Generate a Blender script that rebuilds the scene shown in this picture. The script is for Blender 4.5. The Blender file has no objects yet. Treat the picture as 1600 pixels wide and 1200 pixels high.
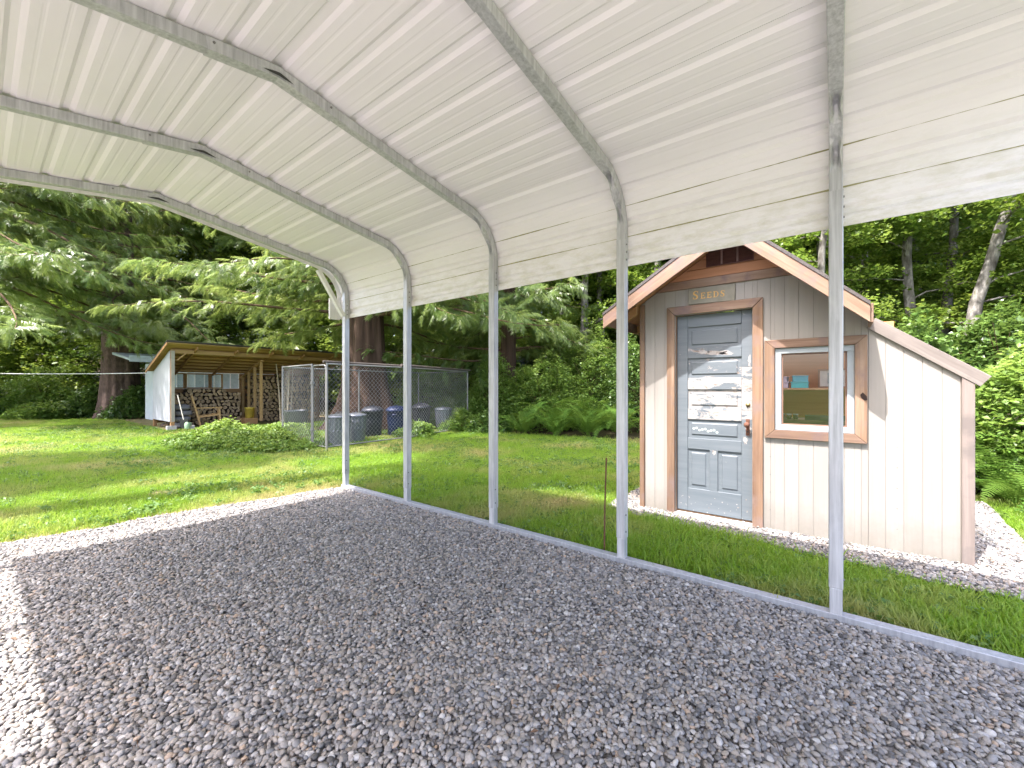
import bpy, bmesh, math, random
import numpy as np
from mathutils import Matrix, Vector, Quaternion

# world axes: +X runs from the carport towards the garden shed, +Y runs along the carport towards the woodshed, Z up
SC = bpy.context.scene
COL = SC.collection
RNG = np.random.default_rng(7)
random.seed(7)

# ------------------------------------------------------------------ camera, sky, sun, exposure
cam_d = bpy.data.cameras.new("camera")
cam = bpy.data.objects.new("camera", cam_d)
COL.objects.link(cam)
cam.location = (0.0, 0.0, 1.27)
cam.rotation_euler = (math.radians(90), 0, math.radians(-52.18))
cam_d.sensor_width = 36.0
cam_d.lens = 14.67
cam_d.shift_y = 0.00375
cam_d.clip_start = 0.05
cam_d.clip_end = 2000
SC.camera = cam

SUN_DIR = Vector((0.485, -0.145, -1.0)).normalized()          # the way the light travels
SUN_EL = math.asin(-SUN_DIR.z)
SUN_AZ = math.atan2(-SUN_DIR.x, -SUN_DIR.y)
world = bpy.data.worlds.new("World")
SC.world = world
world.use_nodes = True
wn = world.node_tree
wn.nodes.clear()
w_out = wn.nodes.new("ShaderNodeOutputWorld")
w_bg = wn.nodes.new("ShaderNodeBackground")
w_sky = wn.nodes.new("ShaderNodeTexSky")
w_sky.sky_type = 'NISHITA'
w_sky.sun_disc = False
w_sky.sun_elevation = SUN_EL
w_sky.sun_rotation = SUN_AZ % (2 * math.pi)
w_sky.air_density = 1.0
w_sky.dust_density = 5.0
w_sky.ozone_density = 1.0
w_bg.inputs['Strength'].default_value = 0.15
wn.links.new(w_sky.outputs[0], w_bg.inputs[0])
wn.links.new(w_bg.outputs[0], w_out.inputs[0])

sun_d = bpy.data.lights.new("sun", 'SUN')
sun_d.energy = 2.6
sun_d.angle = math.radians(0.53)
sun_d.color = (1.0, 0.965, 0.91)
sun = bpy.data.objects.new("sun", sun_d)
COL.objects.link(sun)
sun.rotation_euler = SUN_DIR.to_track_quat('-Z', 'Y').to_euler()
sun.location = (-8, 2, 20)

SC.view_settings.view_transform = 'Standard'
SC.view_settings.look = 'None'
SC.view_settings.exposure = 2.5
SC.view_settings.gamma = 1.0
SC.view_settings.use_white_balance = True
SC.view_settings.white_balance_temperature = 6280
SC.view_settings.white_balance_tint = 16
SC.view_settings.use_curve_mapping = False
SC.render.engine = 'CYCLES'
SC.cycles.max_bounces = 10
SC.cycles.diffuse_bounces = 6
SC.cycles.glossy_bounces = 3
SC.cycles.transmission_bounces = 6
SC.cycles.transparent_max_bounces = 10
SC.cycles.use_denoising = True
SC.cycles.sample_clamp_indirect = 8.0

# ------------------------------------------------------------------ helpers
WM = {}


def I3(loc=(0, 0, 0)):
    return Matrix.Translation(Vector(loc))


def tag(o, label=None, cat=None, group=None, kind=None):
    if label: o["label"] = label
    if cat: o["category"] = cat
    if group: o["group"] = group
    if kind: o["kind"] = kind
    return o


def _link(o, parent, M):
    COL.objects.link(o)
    if parent is not None:
        o.parent = parent
        o.matrix_parent_inverse = WM[parent.name].inverted()
    o.matrix_basis = M
    WM[o.name] = M
    return o


def empty(name, loc, label=None, cat=None, group=None, kind=None, parent=None):
    o = bpy.data.objects.new(name, None)
    o.empty_display_size = 0.1
    _link(o, parent, I3(loc))
    return tag(o, label, cat, group, kind)


def mesh_np(name, V, F, smooth=False, attrs=None, fix=False):
    """V (n,3), F (m,k) array of one face size or list of faces"""
    me = bpy.data.meshes.new(name)
    V = np.asarray(V, dtype=np.float32)
    if isinstance(F, np.ndarray):
        k = F.shape[1]
        me.vertices.add(len(V)); me.vertices.foreach_set("co", V.ravel())
        me.loops.add(F.size); me.loops.foreach_set("vertex_index", F.astype(np.int32).ravel())
        me.polygons.add(len(F)); me.polygons.foreach_set("loop_start", np.arange(0, F.size, k, dtype=np.int32))
        if smooth: me.polygons.foreach_set("use_smooth", np.ones(len(F), dtype=bool))
        me.update(calc_edges=True)
    else:
        me.from_pydata(V.tolist(), [], [list(map(int, f)) for f in F])
        if fix:
            bm = bmesh.new(); bm.from_mesh(me)
            bmesh.ops.recalc_face_normals(bm, faces=bm.faces)
            bm.to_mesh(me); bm.free()
        if smooth:
            me.polygons.foreach_set("use_smooth", np.ones(len(me.polygons), dtype=bool))
        me.update()
    if attrs:
        for n, a in attrs.items():
            at = me.attributes.new(n, 'FLOAT', 'POINT')
            at.data.foreach_set("value", np.asarray(a, dtype=np.float32))
    return me


def obj(name, me, mat=None, parent=None, M=None, bevel=0, seg=1):
    o = bpy.data.objects.new(name, me)
    if mat is not None and len(me.materials) == 0: me.materials.append(mat)
    _link(o, parent, M if M is not None else I3())
    if bevel:
        b = o.modifiers.new("bevel", 'BEVEL'); b.width = bevel; b.segments = seg; b.limit_method = 'ANGLE'
        b.angle_limit = math.radians(40)
    return o


class MB:
    """collects shapes in the coordinates of one object"""
    def __init__(s): s.V = []; s.F = []; s.n = 0

    def add(s, V, F):
        s.V.extend([tuple(map(float, v)) for v in V]); s.F.extend([tuple(i + s.n for i in f) for f in F]); s.n += len(V)
        return s

    def box(s, x0, x1, y0, y1, z0, z1):
        V = [(x0, y0, z0), (x1, y0, z0), (x1, y1, z0), (x0, y1, z0), (x0, y0, z1), (x1, y0, z1), (x1, y1, z1), (x0, y1, z1)]
        return s.add(V, [(0, 3, 2, 1), (4, 5, 6, 7), (0, 1, 5, 4), (1, 2, 6, 5), (2, 3, 7, 6), (3, 0, 4, 7)])

    def bar(s, p0, p1, w, t, up=(0, 0, 1)):
        p0 = Vector(p0); p1 = Vector(p1); d = (p1 - p0).normalized(); up = Vector(up)
        a = d.cross(up)
        if a.length < 1e-4: a = d.cross(Vector((1, 0, 0)))
        a.normalize(); b = a.cross(d).normalized()
        V = []
        for p in (p0, p1):
            for i, j in ((-1, -1), (1, -1), (1, 1), (-1, 1)):
                V.append(p + a * (w / 2 * i) + b * (t / 2 * j))
        return s.add(V, [(0, 1, 2, 3), (7, 6, 5, 4), (0, 4, 5, 1), (1, 5, 6, 2), (2, 6, 7, 3), (3, 7, 4, 0)])

    def prism(s, poly, x0, x1):
        """polygon of (y, z), extruded along X"""
        n = len(poly)
        V = [(x0, y, z) for y, z in poly] + [(x1, y, z) for y, z in poly]
        F = [tuple(range(n)), tuple(range(2 * n - 1, n - 1, -1))] + [(i, i + n, (i + 1) % n + n, (i + 1) % n) for i in range(n)]
        return s.add(V, F)

    def tube(s, pts, rad, sides=8, cap=True):
        V, F = tube(pts, rad, sides, cap)
        return s.add(V, F)

    def lathe(s, prof, sides=24, c=(0, 0, 0)):
        V = []; F = []
        n = len(prof)
        for i in range(sides):
            a = 2 * math.pi * i / sides
            for r, z in prof: V.append((c[0] + r * math.cos(a), c[1] + r * math.sin(a), c[2] + z))
        for i in range(sides):
            j = (i + 1) % sides
            for k in range(n - 1): F.append((i * n + k, j * n + k, j * n + k + 1, i * n + k + 1))
        return s.add(V, F)

    def build(s, name, mat, parent=None, bevel=0, seg=1, smooth=False, M=None, fix=True):
        return obj(name, mesh_np(name, s.V, s.F, smooth, fix=fix), mat, parent, M, bevel, seg)


def tube(pts, rad, sides=8, cap=True):
    pts = [Vector(p) for p in pts]
    n = len(pts)
    if not hasattr(rad, '__len__'): rad = [rad] * n
    V = []; F = []
    a = None
    for i, p in enumerate(pts):
        d = (pts[min(i + 1, n - 1)] - pts[max(i - 1, 0)])
        d.normalize()
        if a is None:
            a = d.orthogonal().normalized()
        a = (a - d * a.dot(d)).normalized()
        b = d.cross(a)
        for k in range(sides):
            t = 2 * math.pi * k / sides
            V.append(p + (a * math.cos(t) + b * math.sin(t)) * rad[i])
    for i in range(n - 1):
        for k in range(sides):
            k2 = (k + 1) % sides
            F.append((i * sides + k, i * sides + k2, (i + 1) * sides + k2, (i + 1) * sides + k))
    if cap:
        F.append(tuple(range(sides - 1, -1, -1)))
        F.append(tuple(range((n - 1) * sides, n * sides)))
    return V, F


def board(name, p0, p1, width, thick, up, mat, parent, bevel=0.002):
    """a straight board whose local X runs along its length (so the grain follows it)"""
    p0 = Vector(p0); p1 = Vector(p1); d = p1 - p0; L = d.length; d.normalize()
    up = Vector(up); y = up.cross(d).normalized(); z = d.cross(y).normalized()
    M = Matrix(((d.x, y.x, z.x, p0.x), (d.y, y.y, z.y, p0.y), (d.z, y.z, z.z, p0.z), (0, 0, 0, 1)))
    m = MB().box(0, L, -thick / 2, thick / 2, -width / 2, width / 2)
    return m.build(name, mat, parent, bevel=bevel, M=M)


def copy_tree(o, M, parent=None, label=None):
    c = o.copy(); COL.objects.link(c); c.parent = parent
    c.matrix_basis = M
    if label: c["label"] = label
    for ch in [x for x in o.children]:
        _copy_child(ch, c)
    return c


def _copy_child(ch, par):
    d = ch.copy(); COL.objects.link(d); d.parent = par
    d.matrix_parent_inverse = ch.matrix_parent_inverse.copy()
    for g in [x for x in ch.children]: _copy_child(g, d)


# ------------------------------------------------------------------ materials
def newmat(name):
    m = bpy.data.materials.new(name); m.use_nodes = True
    nt = m.node_tree
    bs = nt.nodes["Principled BSDF"]
    return m, nt, bs


def N(nt, t, **kw):
    n = nt.nodes.new(t)
    for k, v in kw.items(): setattr(n, k, v)
    return n


def ramp(nt, fac, cols):
    r = N(nt, "ShaderNodeValToRGB")
    els = r.color_ramp.elements
    while len(els) < len(cols): els.new(0.5)
    for e, (p, c) in zip(els, cols):
        e.position = p; e.color = (*c, 1)
    nt.links.new(fac, r.inputs[0])
    return r.outputs[0]


def noise(nt, vec, scale=5, detail=4, rough=0.55, dist=0.0):
    n = N(nt, "ShaderNodeTexNoise")
    n.inputs['Scale'].default_value = scale; n.inputs['Detail'].default_value = detail
    n.inputs['Roughness'].default_value = rough; n.inputs['Distortion'].default_value = dist
    if vec is not None: nt.links.new(vec, n.inputs['Vector'])
    return n.outputs['Fac']


def coords(nt, scl=(1, 1, 1), kind='Object', rnd=True):
    tc = N(nt, "ShaderNodeTexCoord")
    v = tc.outputs[kind]
    if rnd:
        oi = N(nt, "ShaderNodeObjectInfo")
        mu = N(nt, "ShaderNodeMath", operation='MULTIPLY'); mu.inputs[1].default_value = 37.0
        nt.links.new(oi.outputs['Random'], mu.inputs[0])
        ad = N(nt, "ShaderNodeVectorMath", operation='ADD')
        nt.links.new(v, ad.inputs[0]); nt.links.new(mu.outputs[0], ad.inputs[1])
        v = ad.outputs[0]
    mp = N(nt, "ShaderNodeMapping")
    mp.inputs['Scale'].default_value = scl
    nt.links.new(v, mp.inputs['Vector'])
    return mp.outputs[0]


def mixc(nt, fac, a, b, mode='MIX'):
    m = N(nt, "ShaderNodeMix", data_type='RGBA', blend_type=mode)
    for s, v in ((0, fac), (6, a), (7, b)):
        if hasattr(v, 'is_linked') or hasattr(v, 'links'): nt.links.new(v, m.inputs[s])
        elif s == 0: m.inputs[0].default_value = v
        else: m.inputs[s].default_value = (*v, 1)
    return m.outputs[2]


def jitter(nt, col, amt):
    """small difference in brightness from object to object"""
    oi = N(nt, "ShaderNodeObjectInfo")
    mr = N(nt, "ShaderNodeMapRange"); mr.inputs[3].default_value = 1 - amt; mr.inputs[4].default_value = 1 + amt
    nt.links.new(oi.outputs['Random'], mr.inputs[0])
    hs = N(nt, "ShaderNodeHueSaturation")
    nt.links.new(mr.outputs[0], hs.inputs['Value']); nt.links.new(col, hs.inputs['Color'])
    return hs.outputs[0]


def bump(nt, bs, h, strength=0.3, dist=0.01):
    b = N(nt, "ShaderNodeBump"); b.inputs['Strength'].default_value = strength; b.inputs['Distance'].default_value = dist
    nt.links.new(h, b.inputs['Height']); nt.links.new(b.outputs[0], bs.inputs['Normal'])


def pm(name, cols, scl=(1, 1, 1), scale=6, rough=0.7, metal=0.0, bmp=0.2, bdist=0.004, rnd=0.08, detail=5, spec=0.35, dist=0.0, kind='Object'):
    m, nt, bs = newmat(name)
    v = coords(nt, scl, kind)
    f = noise(nt, v, scale, detail, 0.6, dist)
    c = ramp(nt, f, cols)
    if rnd: c = jitter(nt, c, rnd)
    nt.links.new(c, bs.inputs['Base Color'])
    bs.inputs['Roughness'].default_value = rough; bs.inputs['Metallic'].default_value = metal
    bs.inputs['Specular IOR Level'].default_value = spec
    if bmp: bump(nt, bs, f, bmp, bdist)
    return m


def wood(name, cols, axis=0, rough=0.75, rnd=0.15, bmp=0.35, fine=28, stain=None, splash=False):
    """grain stretched along one axis"""
    m, nt, bs = newmat(name)
    s = [fine, fine, fine]; s[axis] = fine * 0.045
    v = coords(nt, s)
    f = noise(nt, v, 1.0, 6, 0.65, 0.6)
    s2 = [4.0, 4.0, 4.0]; s2[axis] = 0.7
    v2 = coords(nt, s2)
    f2 = noise(nt, v2, 1.0, 3, 0.5)
    mx = N(nt, "ShaderNodeMath", operation='MULTIPLY_ADD'); mx.inputs[1].default_value = 0.55
    m2 = N(nt, "ShaderNodeMath", operation='MULTIPLY'); m2.inputs[1].default_value = 0.45
    nt.links.new(f2, m2.inputs[0]); nt.links.new(f, mx.inputs[0]); nt.links.new(m2.outputs[0], mx.inputs[2])
    c = ramp(nt, mx.outputs[0], cols)
    if stain is not None:
        f3 = noise(nt, coords(nt, (1, 1, 1)), 5.0, 4, 0.6)
        k = ramp(nt, f3, [(0.50, (0, 0, 0)), (0.68, (1, 1, 1))])
        c = mixc(nt, k, c, stain)
    c = jitter(nt, c, rnd)
    if splash:                              # rain-splashed dirt near the ground, ragged at its top
        geo = N(nt, "ShaderNodeNewGeometry"); sp = N(nt, "ShaderNodeSeparateXYZ"); nt.links.new(geo.outputs['Position'], sp.inputs[0])
        ns = noise(nt, geo.outputs['Position'], 7.0, 6, 0.7)
        ad = N(nt, "ShaderNodeMath", operation='MULTIPLY_ADD'); ad.inputs[1].default_value = -0.34; nt.links.new(ns, ad.inputs[0]); nt.links.new(sp.outputs[2], ad.inputs[2])
        mr = N(nt, "ShaderNodeMapRange"); mr.inputs[1].default_value = 0.14; mr.inputs[2].default_value = -0.14; mr.inputs[3].default_value = 0.0; mr.inputs[4].default_value = 0.55; nt.links.new(ad.outputs[0], mr.inputs[0])
        c = mixc(nt, mr.outputs[0], c, (0.17, 0.15, 0.115))
    nt.links.new(c, bs.inputs['Base Color'])
    bs.inputs['Roughness'].default_value = rough; bs.inputs['Specular IOR Level'].default_value = 0.25
    bump(nt, bs, f, bmp, 0.003)
    return m


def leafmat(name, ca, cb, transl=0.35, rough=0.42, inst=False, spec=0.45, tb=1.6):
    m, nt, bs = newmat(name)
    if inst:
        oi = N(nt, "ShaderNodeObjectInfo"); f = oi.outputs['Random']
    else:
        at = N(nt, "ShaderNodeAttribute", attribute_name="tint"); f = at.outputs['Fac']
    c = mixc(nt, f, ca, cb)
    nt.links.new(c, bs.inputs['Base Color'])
    bs.inputs['Roughness'].default_value = rough; bs.inputs['Specular IOR Level'].default_value = spec
    tr = N(nt, "ShaderNodeBsdfTranslucent")
    hs = N(nt, "ShaderNodeHueSaturation"); hs.inputs['Value'].default_value = tb; hs.inputs['Hue'].default_value = 0.485
    nt.links.new(c, hs.inputs['Color']); nt.links.new(hs.outputs[0], tr.inputs['Color'])
    mx = N(nt, "ShaderNodeMixShader"); mx.inputs[0].default_value = transl
    out = nt.nodes["Material Output"]
    nt.links.new(bs.outputs[0], mx.inputs[1]); nt.links.new(tr.outputs[0], mx.inputs[2]); nt.links.new(mx.outputs[0], out.inputs['Surface'])
    return m


def glassmat(name, tint=(0.95, 0.97, 0.97), refl=1.0):
    m, nt, bs = newmat(name)
    nt.nodes.remove(bs)
    tr = N(nt, "ShaderNodeBsdfTransparent"); tr.inputs[0].default_value = (*tint, 1)
    gl = N(nt, "ShaderNodeBsdfGlossy"); gl.inputs['Roughness'].default_value = 0.02
    fr = N(nt, "ShaderNodeFresnel"); fr.inputs['IOR'].default_value = 1.5
    mu = N(nt, "ShaderNodeMath", operation='MULTIPLY'); mu.inputs[1].default_value = refl
    nt.links.new(fr.outputs[0], mu.inputs[0])
    mx = N(nt, "ShaderNodeMixShader")
    nt.links.new(mu.outputs[0], mx.inputs[0]); nt.links.new(tr.outputs[0], mx.inputs[1]); nt.links.new(gl.outputs[0], mx.inputs[2])
    nt.links.new(mx.outputs[0], nt.nodes["Material Output"].inputs['Surface'])
    return m


def sheetmat():
    """white painted roof steel, grey dust and a little algae near its lower edge"""
    m, nt, bs = newmat("white_roof_steel")
    v = coords(nt, (3.0, 0.5, 3.0), rnd=False)
    f = noise(nt, v, 2.0, 5, 0.6)
    c = ramp(nt, f, [(0.3, (0.87, 0.84, 0.855)), (0.75, (0.915, 0.89, 0.905))])
    geo = N(nt, "ShaderNodeNewGeometry"); sp = N(nt, "ShaderNodeSeparateXYZ")
    nt.links.new(geo.outputs['Position'], sp.inputs[0])
    mr = N(nt, "ShaderNodeMapRange"); mr.inputs[1].default_value = 2.62; mr.inputs[2].default_value = 2.14
    nt.links.new(sp.outputs[2], mr.inputs[0])
    f2 = noise(nt, coords(nt, (1, 1, 3), rnd=False), 5.5, 6, 0.72)
    k = ramp(nt, f2, [(0.44, (0, 0, 0)), (0.66, (1, 1, 1))])
    mu = N(nt, "ShaderNodeMath", operation='MULTIPLY'); nt.links.new(mr.outputs[0], mu.inputs[0]); nt.links.new(k, mu.inputs[1])
    m3 = N(nt, "ShaderNodeMath", operation='MULTIPLY'); m3.inputs[1].default_value = 0.42; nt.links.new(mu.outputs[0], m3.inputs[0])
    c = mixc(nt, m3.outputs[0], c, (0.42, 0.40, 0.18))
    nt.links.new(c, bs.inputs['Base Color'])
    bs.inputs['Roughness'].default_value = 0.42; bs.inputs['Specular IOR Level'].default_value = 0.4
    return m


def galvmat(name="galvanised_steel", base=(0.62, 0.625, 0.64), dark=(0.36, 0.365, 0.375), metal=0.25, rough=0.36, stain=0.5):
    m, nt, bs = newmat(name)
    f = noise(nt, coords(nt, (60, 60, 2.5)), 1.0, 4, 0.6)
    f2 = noise(nt, coords(nt, (1, 1, 0.4)), 9.0, 5, 0.65)
    c = ramp(nt, f, [(0.3, dark), (0.7, base)])
    k = ramp(nt, f2, [(0.48, (0, 0, 0)), (0.7, (1, 1, 1))])
    mu = N(nt, "ShaderNodeMath", operation='MULTIPLY'); mu.inputs[1].default_value = stain
    nt.links.new(k, mu.inputs[0])
    c = mixc(nt, mu.outputs[0], c, tuple(min(1, q * 1.12) for q in base))
    nt.links.new(c, bs.inputs['Base Color'])
    bs.inputs['Metallic'].default_value = metal
    rr = ramp(nt, f, [(0.2, (rough - .1,) * 3), (0.8, (rough + .14,) * 3)])
    nt.links.new(rr, bs.inputs['Roughness'])
    bump(nt, bs, f2, 0.08, 0.004)
    return m


def doorpaint(name, lo, hi, woodshow=0.60):
    """blue-grey paint flaking to white primer and bare wood; lo/hi set how much has gone"""
    m, nt, bs = newmat(name)
    v = coords(nt, (2.2, 0.9, 2.2), rnd=True)
    f = noise(nt, v, 6.0, 8, 0.72, 0.5)
    k = ramp(nt, f, [(lo, (0, 0, 0)), (hi, (1, 1, 1))])
    grain = noise(nt, coords(nt, (30, 2, 30)), 1.0, 4, 0.6)
    paint = ramp(nt, grain, [(0.3, (0.112, 0.135, 0.148)), (0.7, (0.142, 0.164, 0.176))])
    prim = ramp(nt, noise(nt, v, 14.0, 5, 0.7), [(0.36, (0.36, 0.345, 0.325)), (woodshow - .06, (0.30, 0.275, 0.25)), (woodshow + .02, (0.19, 0.13, 0.095))])
    c = mixc(nt, k, paint, prim)
    nt.links.new(c, bs.inputs['Base Color'])
    bs.inputs['Roughness'].default_value = 0.6
    inv = N(nt, "ShaderNodeMath", operation='SUBTRACT'); inv.inputs[0].default_value = 1.0; nt.links.new(k, inv.inputs[1])
    bump(nt, bs, inv.outputs[0], 0.5, 0.0015)
    return m


M_SHEET = sheetmat()
M_GALV = galvmat()
M_GALVD = galvmat("galvanised_steel_dull", (0.25, 0.245, 0.23), (0.15, 0.15, 0.14), 0.4, 0.5, 0.15)
M_GALVR = galvmat("galvanised_rail", (0.42, 0.43, 0.45), (0.28, 0.29, 0.31), 0.3, 0.45, 0.3)
M_CAN = galvmat("galvanised_can", (0.19, 0.205, 0.225), (0.11, 0.12, 0.135), 0.6, 0.42)
M_TRIM = pm("white_trim_paint", [(0.3, (0.72, 0.71, 0.67)), (0.62, (0.80, 0.79, 0.76)), (0.8, (0.62, 0.61, 0.48))], (6, 1, 1), 5, 0.5, rnd=0)
M_SIDING = wood("painted_siding", [(0.25, (0.285, 0.265, 0.232)), (0.55, (0.322, 0.30, 0.264)), (0.8, (0.355, 0.332, 0.294))], 2, 0.6, 0.05, 0.7, 34, splash=True)
M_WALLIN = pm("shed_wall_core", [(0.3, (0.26, 0.238, 0.205)), (0.7, (0.30, 0.277, 0.24))], scale=3)
M_CEDZ = wood("weathered_cedar_upright", [(0.28, (0.10, 0.055, 0.036)), (0.5, (0.23, 0.145, 0.09)), (0.72, (0.36, 0.265, 0.19))], 2, stain=(0.20, 0.14, 0.115))
M_CEDY = wood("weathered_cedar_level", [(0.28, (0.10, 0.055, 0.04)), (0.5, (0.24, 0.155, 0.105)), (0.72, (0.37, 0.275, 0.205))], 1, stain=(0.19, 0.13, 0.115))
M_CEDX = wood("weathered_cedar_board", [(0.28, (0.12, 0.065, 0.046)), (0.5, (0.27, 0.175, 0.115)), (0.72, (0.39, 0.29, 0.215))], 0, stain=(0.23, 0.155, 0.13))
M_CEDG = wood("grey_cedar_board", [(0.28, (0.10, 0.083, 0.072)), (0.5, (0.19, 0.165, 0.143)), (0.72, (0.28, 0.25, 0.222))], 0, stain=(0.15, 0.13, 0.115))
M_CEDGZ = wood("grey_cedar_upright", [(0.25, (0.12, 0.095, 0.08)), (0.5, (0.20, 0.163, 0.14)), (0.75, (0.28, 0.235, 0.205))], 2, stain=(0.16, 0.135, 0.12))
M_GABLE = wood("gable_cedar_plank", [(0.25, (0.30, 0.13, 0.06)), (0.5, (0.44, 0.22, 0.115)), (0.8, (0.52, 0.30, 0.18))], 1, rnd=0.1)
M_DOOR = doorpaint("door_paint", 0.66, 0.68)
M_DOORW = doorpaint("door_paint_flaking", 0.56, 0.58)
M_DOORB = doorpaint("door_paint_bare", 0.44, 0.46, 0.66)
M_RUST = pm("rusty_iron", [(0.3, (0.10, 0.045, 0.03)), (0.7, (0.20, 0.09, 0.055))], scale=18, rough=0.75, metal=0.2)
M_BRASS = pm("dull_brass", [(0.3, (0.22, 0.17, 0.08)), (0.7, (0.34, 0.27, 0.13))], scale=20, rough=0.45, metal=0.8)
M_WINFR = pm("window_frame_paint", [(0.3, (0.31, 0.345, 0.355)), (0.7, (0.36, 0.395, 0.405))], (2, 2, 2), 6, 0.5)
M_GLASS = glassmat("window_glass", refl=1.5)
M_CLEAR = glassmat("clear_glazing", (0.9, 0.93, 0.92), 0.6)
M_SHINGLE = pm("asphalt_shingle", [(0.3, (0.05, 0.045, 0.042)), (0.7, (0.13, 0.115, 0.105))], (3, 3, 3), 30, 0.9)
M_SIGN = pm("sign_paint", [(0.3, (0.20, 0.185, 0.14)), (0.7, (0.26, 0.24, 0.185))], scale=12)
M_GOLD = pm("gold_lettering", [(0.3, (0.62, 0.36, 0.10)), (0.7, (0.72, 0.43, 0.14))], scale=30, rnd=0)
M_VENT = pm("vent_brown", [(0.3, (0.075, 0.032, 0.024)), (0.7, (0.11, 0.048, 0.036))], scale=10, rough=0.5)
M_PINE = wood("interior_plywood", [(0.25, (0.52, 0.19, 0.075)), (0.5, (0.66, 0.26, 0.11)), (0.8, (0.72, 0.31, 0.14))], 1, rnd=0.05)
M_SHELF = wood("shelf_board", [(0.25, (0.30, 0.17, 0.09)), (0.6, (0.42, 0.25, 0.14))], 1, rnd=0.05)
M_DARKW = wood("dark_bench", [(0.25, (0.08, 0.05, 0.04)), (0.6, (0.14, 0.09, 0.07))], 1, rnd=0.05)
M_LUMB = wood("raw_lumber", [(0.25, (0.34, 0.195, 0.08)), (0.5, (0.45, 0.28, 0.125)), (0.8, (0.54, 0.37, 0.19))], 0, rnd=0.1)
M_LUMD = wood("aged_lumber", [(0.25, (0.25, 0.135, 0.055)), (0.5, (0.36, 0.205, 0.09)), (0.8, (0.44, 0.28, 0.135))], 0, rnd=0.1)
M_WPANEL = pm("white_panel_paint", [(0.3, (0.34, 0.35, 0.37)), (0.7, (0.40, 0.41, 0.43))], (3, 3, 0.5), 4, 0.6)
M_ROOFD = pm("dark_roofing", [(0.3, (0.035, 0.033, 0.032)), (0.7, (0.08, 0.07, 0.06))], scale=8)
M_CONC = pm("concrete", [(0.3, (0.38, 0.37, 0.35)), (0.7, (0.52, 0.51, 0.49))], scale=14, rough=0.9)


def flat(name, c, rough=0.6, metal=0.0, var=0.12):
    return pm(name, [(0.3, tuple(x * (1 - var) for x in c)), (0.7, tuple(min(1, x * (1 + var)) for x in c))], scale=9, rough=rough, metal=metal, rnd=0)

# ------------------------------------------------------------------ scattering (for what nobody could count)
def proto(name, me, mat):
    o = bpy.data.objects.new(name, me)
    if len(me.materials) == 0: me.materials.append(mat)
    return o


def scatter(name, pts, rot, scl, protos, kind, label=None, cat=None):
    """instances of unlinked prototype meshes on points; rot = euler (n,3), scl = (n,3)"""
    me = bpy.data.meshes.new(name)
    n = len(pts)
    me.vertices.add(n); me.vertices.foreach_set("co", np.asarray(pts, np.float32).ravel())
    for nm, a in (("rot", rot), ("scl", scl)):
        at = me.attributes.new(nm, 'FLOAT_VECTOR', 'POINT'); at.data.foreach_set("vector", np.asarray(a, np.float32).ravel())
    at = me.attributes.new("pick", 'INT', 'POINT'); at.data.foreach_set("value", RNG.integers(0, len(protos), n).astype(np.int32))
    o = bpy.data.objects.new(name, me)
    _link(o, None, I3())
    tag(o, label, cat, kind=kind)
    g = bpy.data.node_groups.new(name + "_scatter", 'GeometryNodeTree')
    g.interface.new_socket("Geometry", in_out='INPUT', socket_type='NodeSocketGeometry')
    g.interface.new_socket("Geometry", in_out='OUTPUT', socket_type='NodeSocketGeometry')
    gi = g.nodes.new('NodeGroupInput'); go = g.nodes.new('NodeGroupOutput')
    ip = g.nodes.new('GeometryNodeInstanceOnPoints')
    jn = g.nodes.new('GeometryNodeJoinGeometry')
    for p in reversed(protos):
        oi = g.nodes.new('GeometryNodeObjectInfo'); oi.inputs['Object'].default_value = p
        oi.inputs['As Instance'].default_value = True
        g.links.new(oi.outputs['Geometry'], jn.inputs[0])
    ip.inputs['Pick Instance'].default_value = True

    def na(nm, typ):
        a = g.nodes.new('GeometryNodeInputNamedAttribute'); a.data_type = typ; a.inputs[0].default_value = nm
        return a.outputs[0]
    er = g.nodes.new('FunctionNodeEulerToRotation')
    g.links.new(na("rot", 'FLOAT_VECTOR'), er.inputs[0])
    g.links.new(gi.outputs[0], ip.inputs['Points']); g.links.new(jn.outputs[0], ip.inputs['Instance'])
    g.links.new(na("pick", 'INT'), ip.inputs['Instance Index'])
    g.links.new(er.outputs[0], ip.inputs['Rotation']); g.links.new(na("scl", 'FLOAT_VECTOR'), ip.inputs['Scale'])
    g.links.new(ip.outputs[0], go.inputs[0])
    md = o.modifiers.new("scatter", 'NODES'); md.node_group = g
    return o


def vnoise(x, y, s, seed=0):
    """smooth value noise on arrays"""
    r = np.random.default_rng(seed).random((64, 64))
    x = np.asarray(x) / s; y = np.asarray(y) / s
    i = np.floor(x).astype(int); j = np.floor(y).astype(int); fx = x - i; fy = y - j
    fx = fx * fx * (3 - 2 * fx); fy = fy * fy * (3 - 2 * fy)
    a = r[i % 64, j % 64]; b = r[(i + 1) % 64, j % 64]; c = r[i % 64, (j + 1) % 64]; d = r[(i + 1) % 64, (j + 1) % 64]
    return (a * (1 - fx) + b * fx) * (1 - fy) + (c * (1 - fx) + d * fx) * fy


# ------------------------------------------------------------------ ground
def lawn_edge(y):
    """X beyond which the wood begins"""
    return np.interp(y, [-6, -1.5, 0, 3, 5, 7, 9.5, 13, 40], [6.2, 6.7, 7.6, 9.3, 9.4, 8.7, 10.2, 10.6, 12.0])


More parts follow.
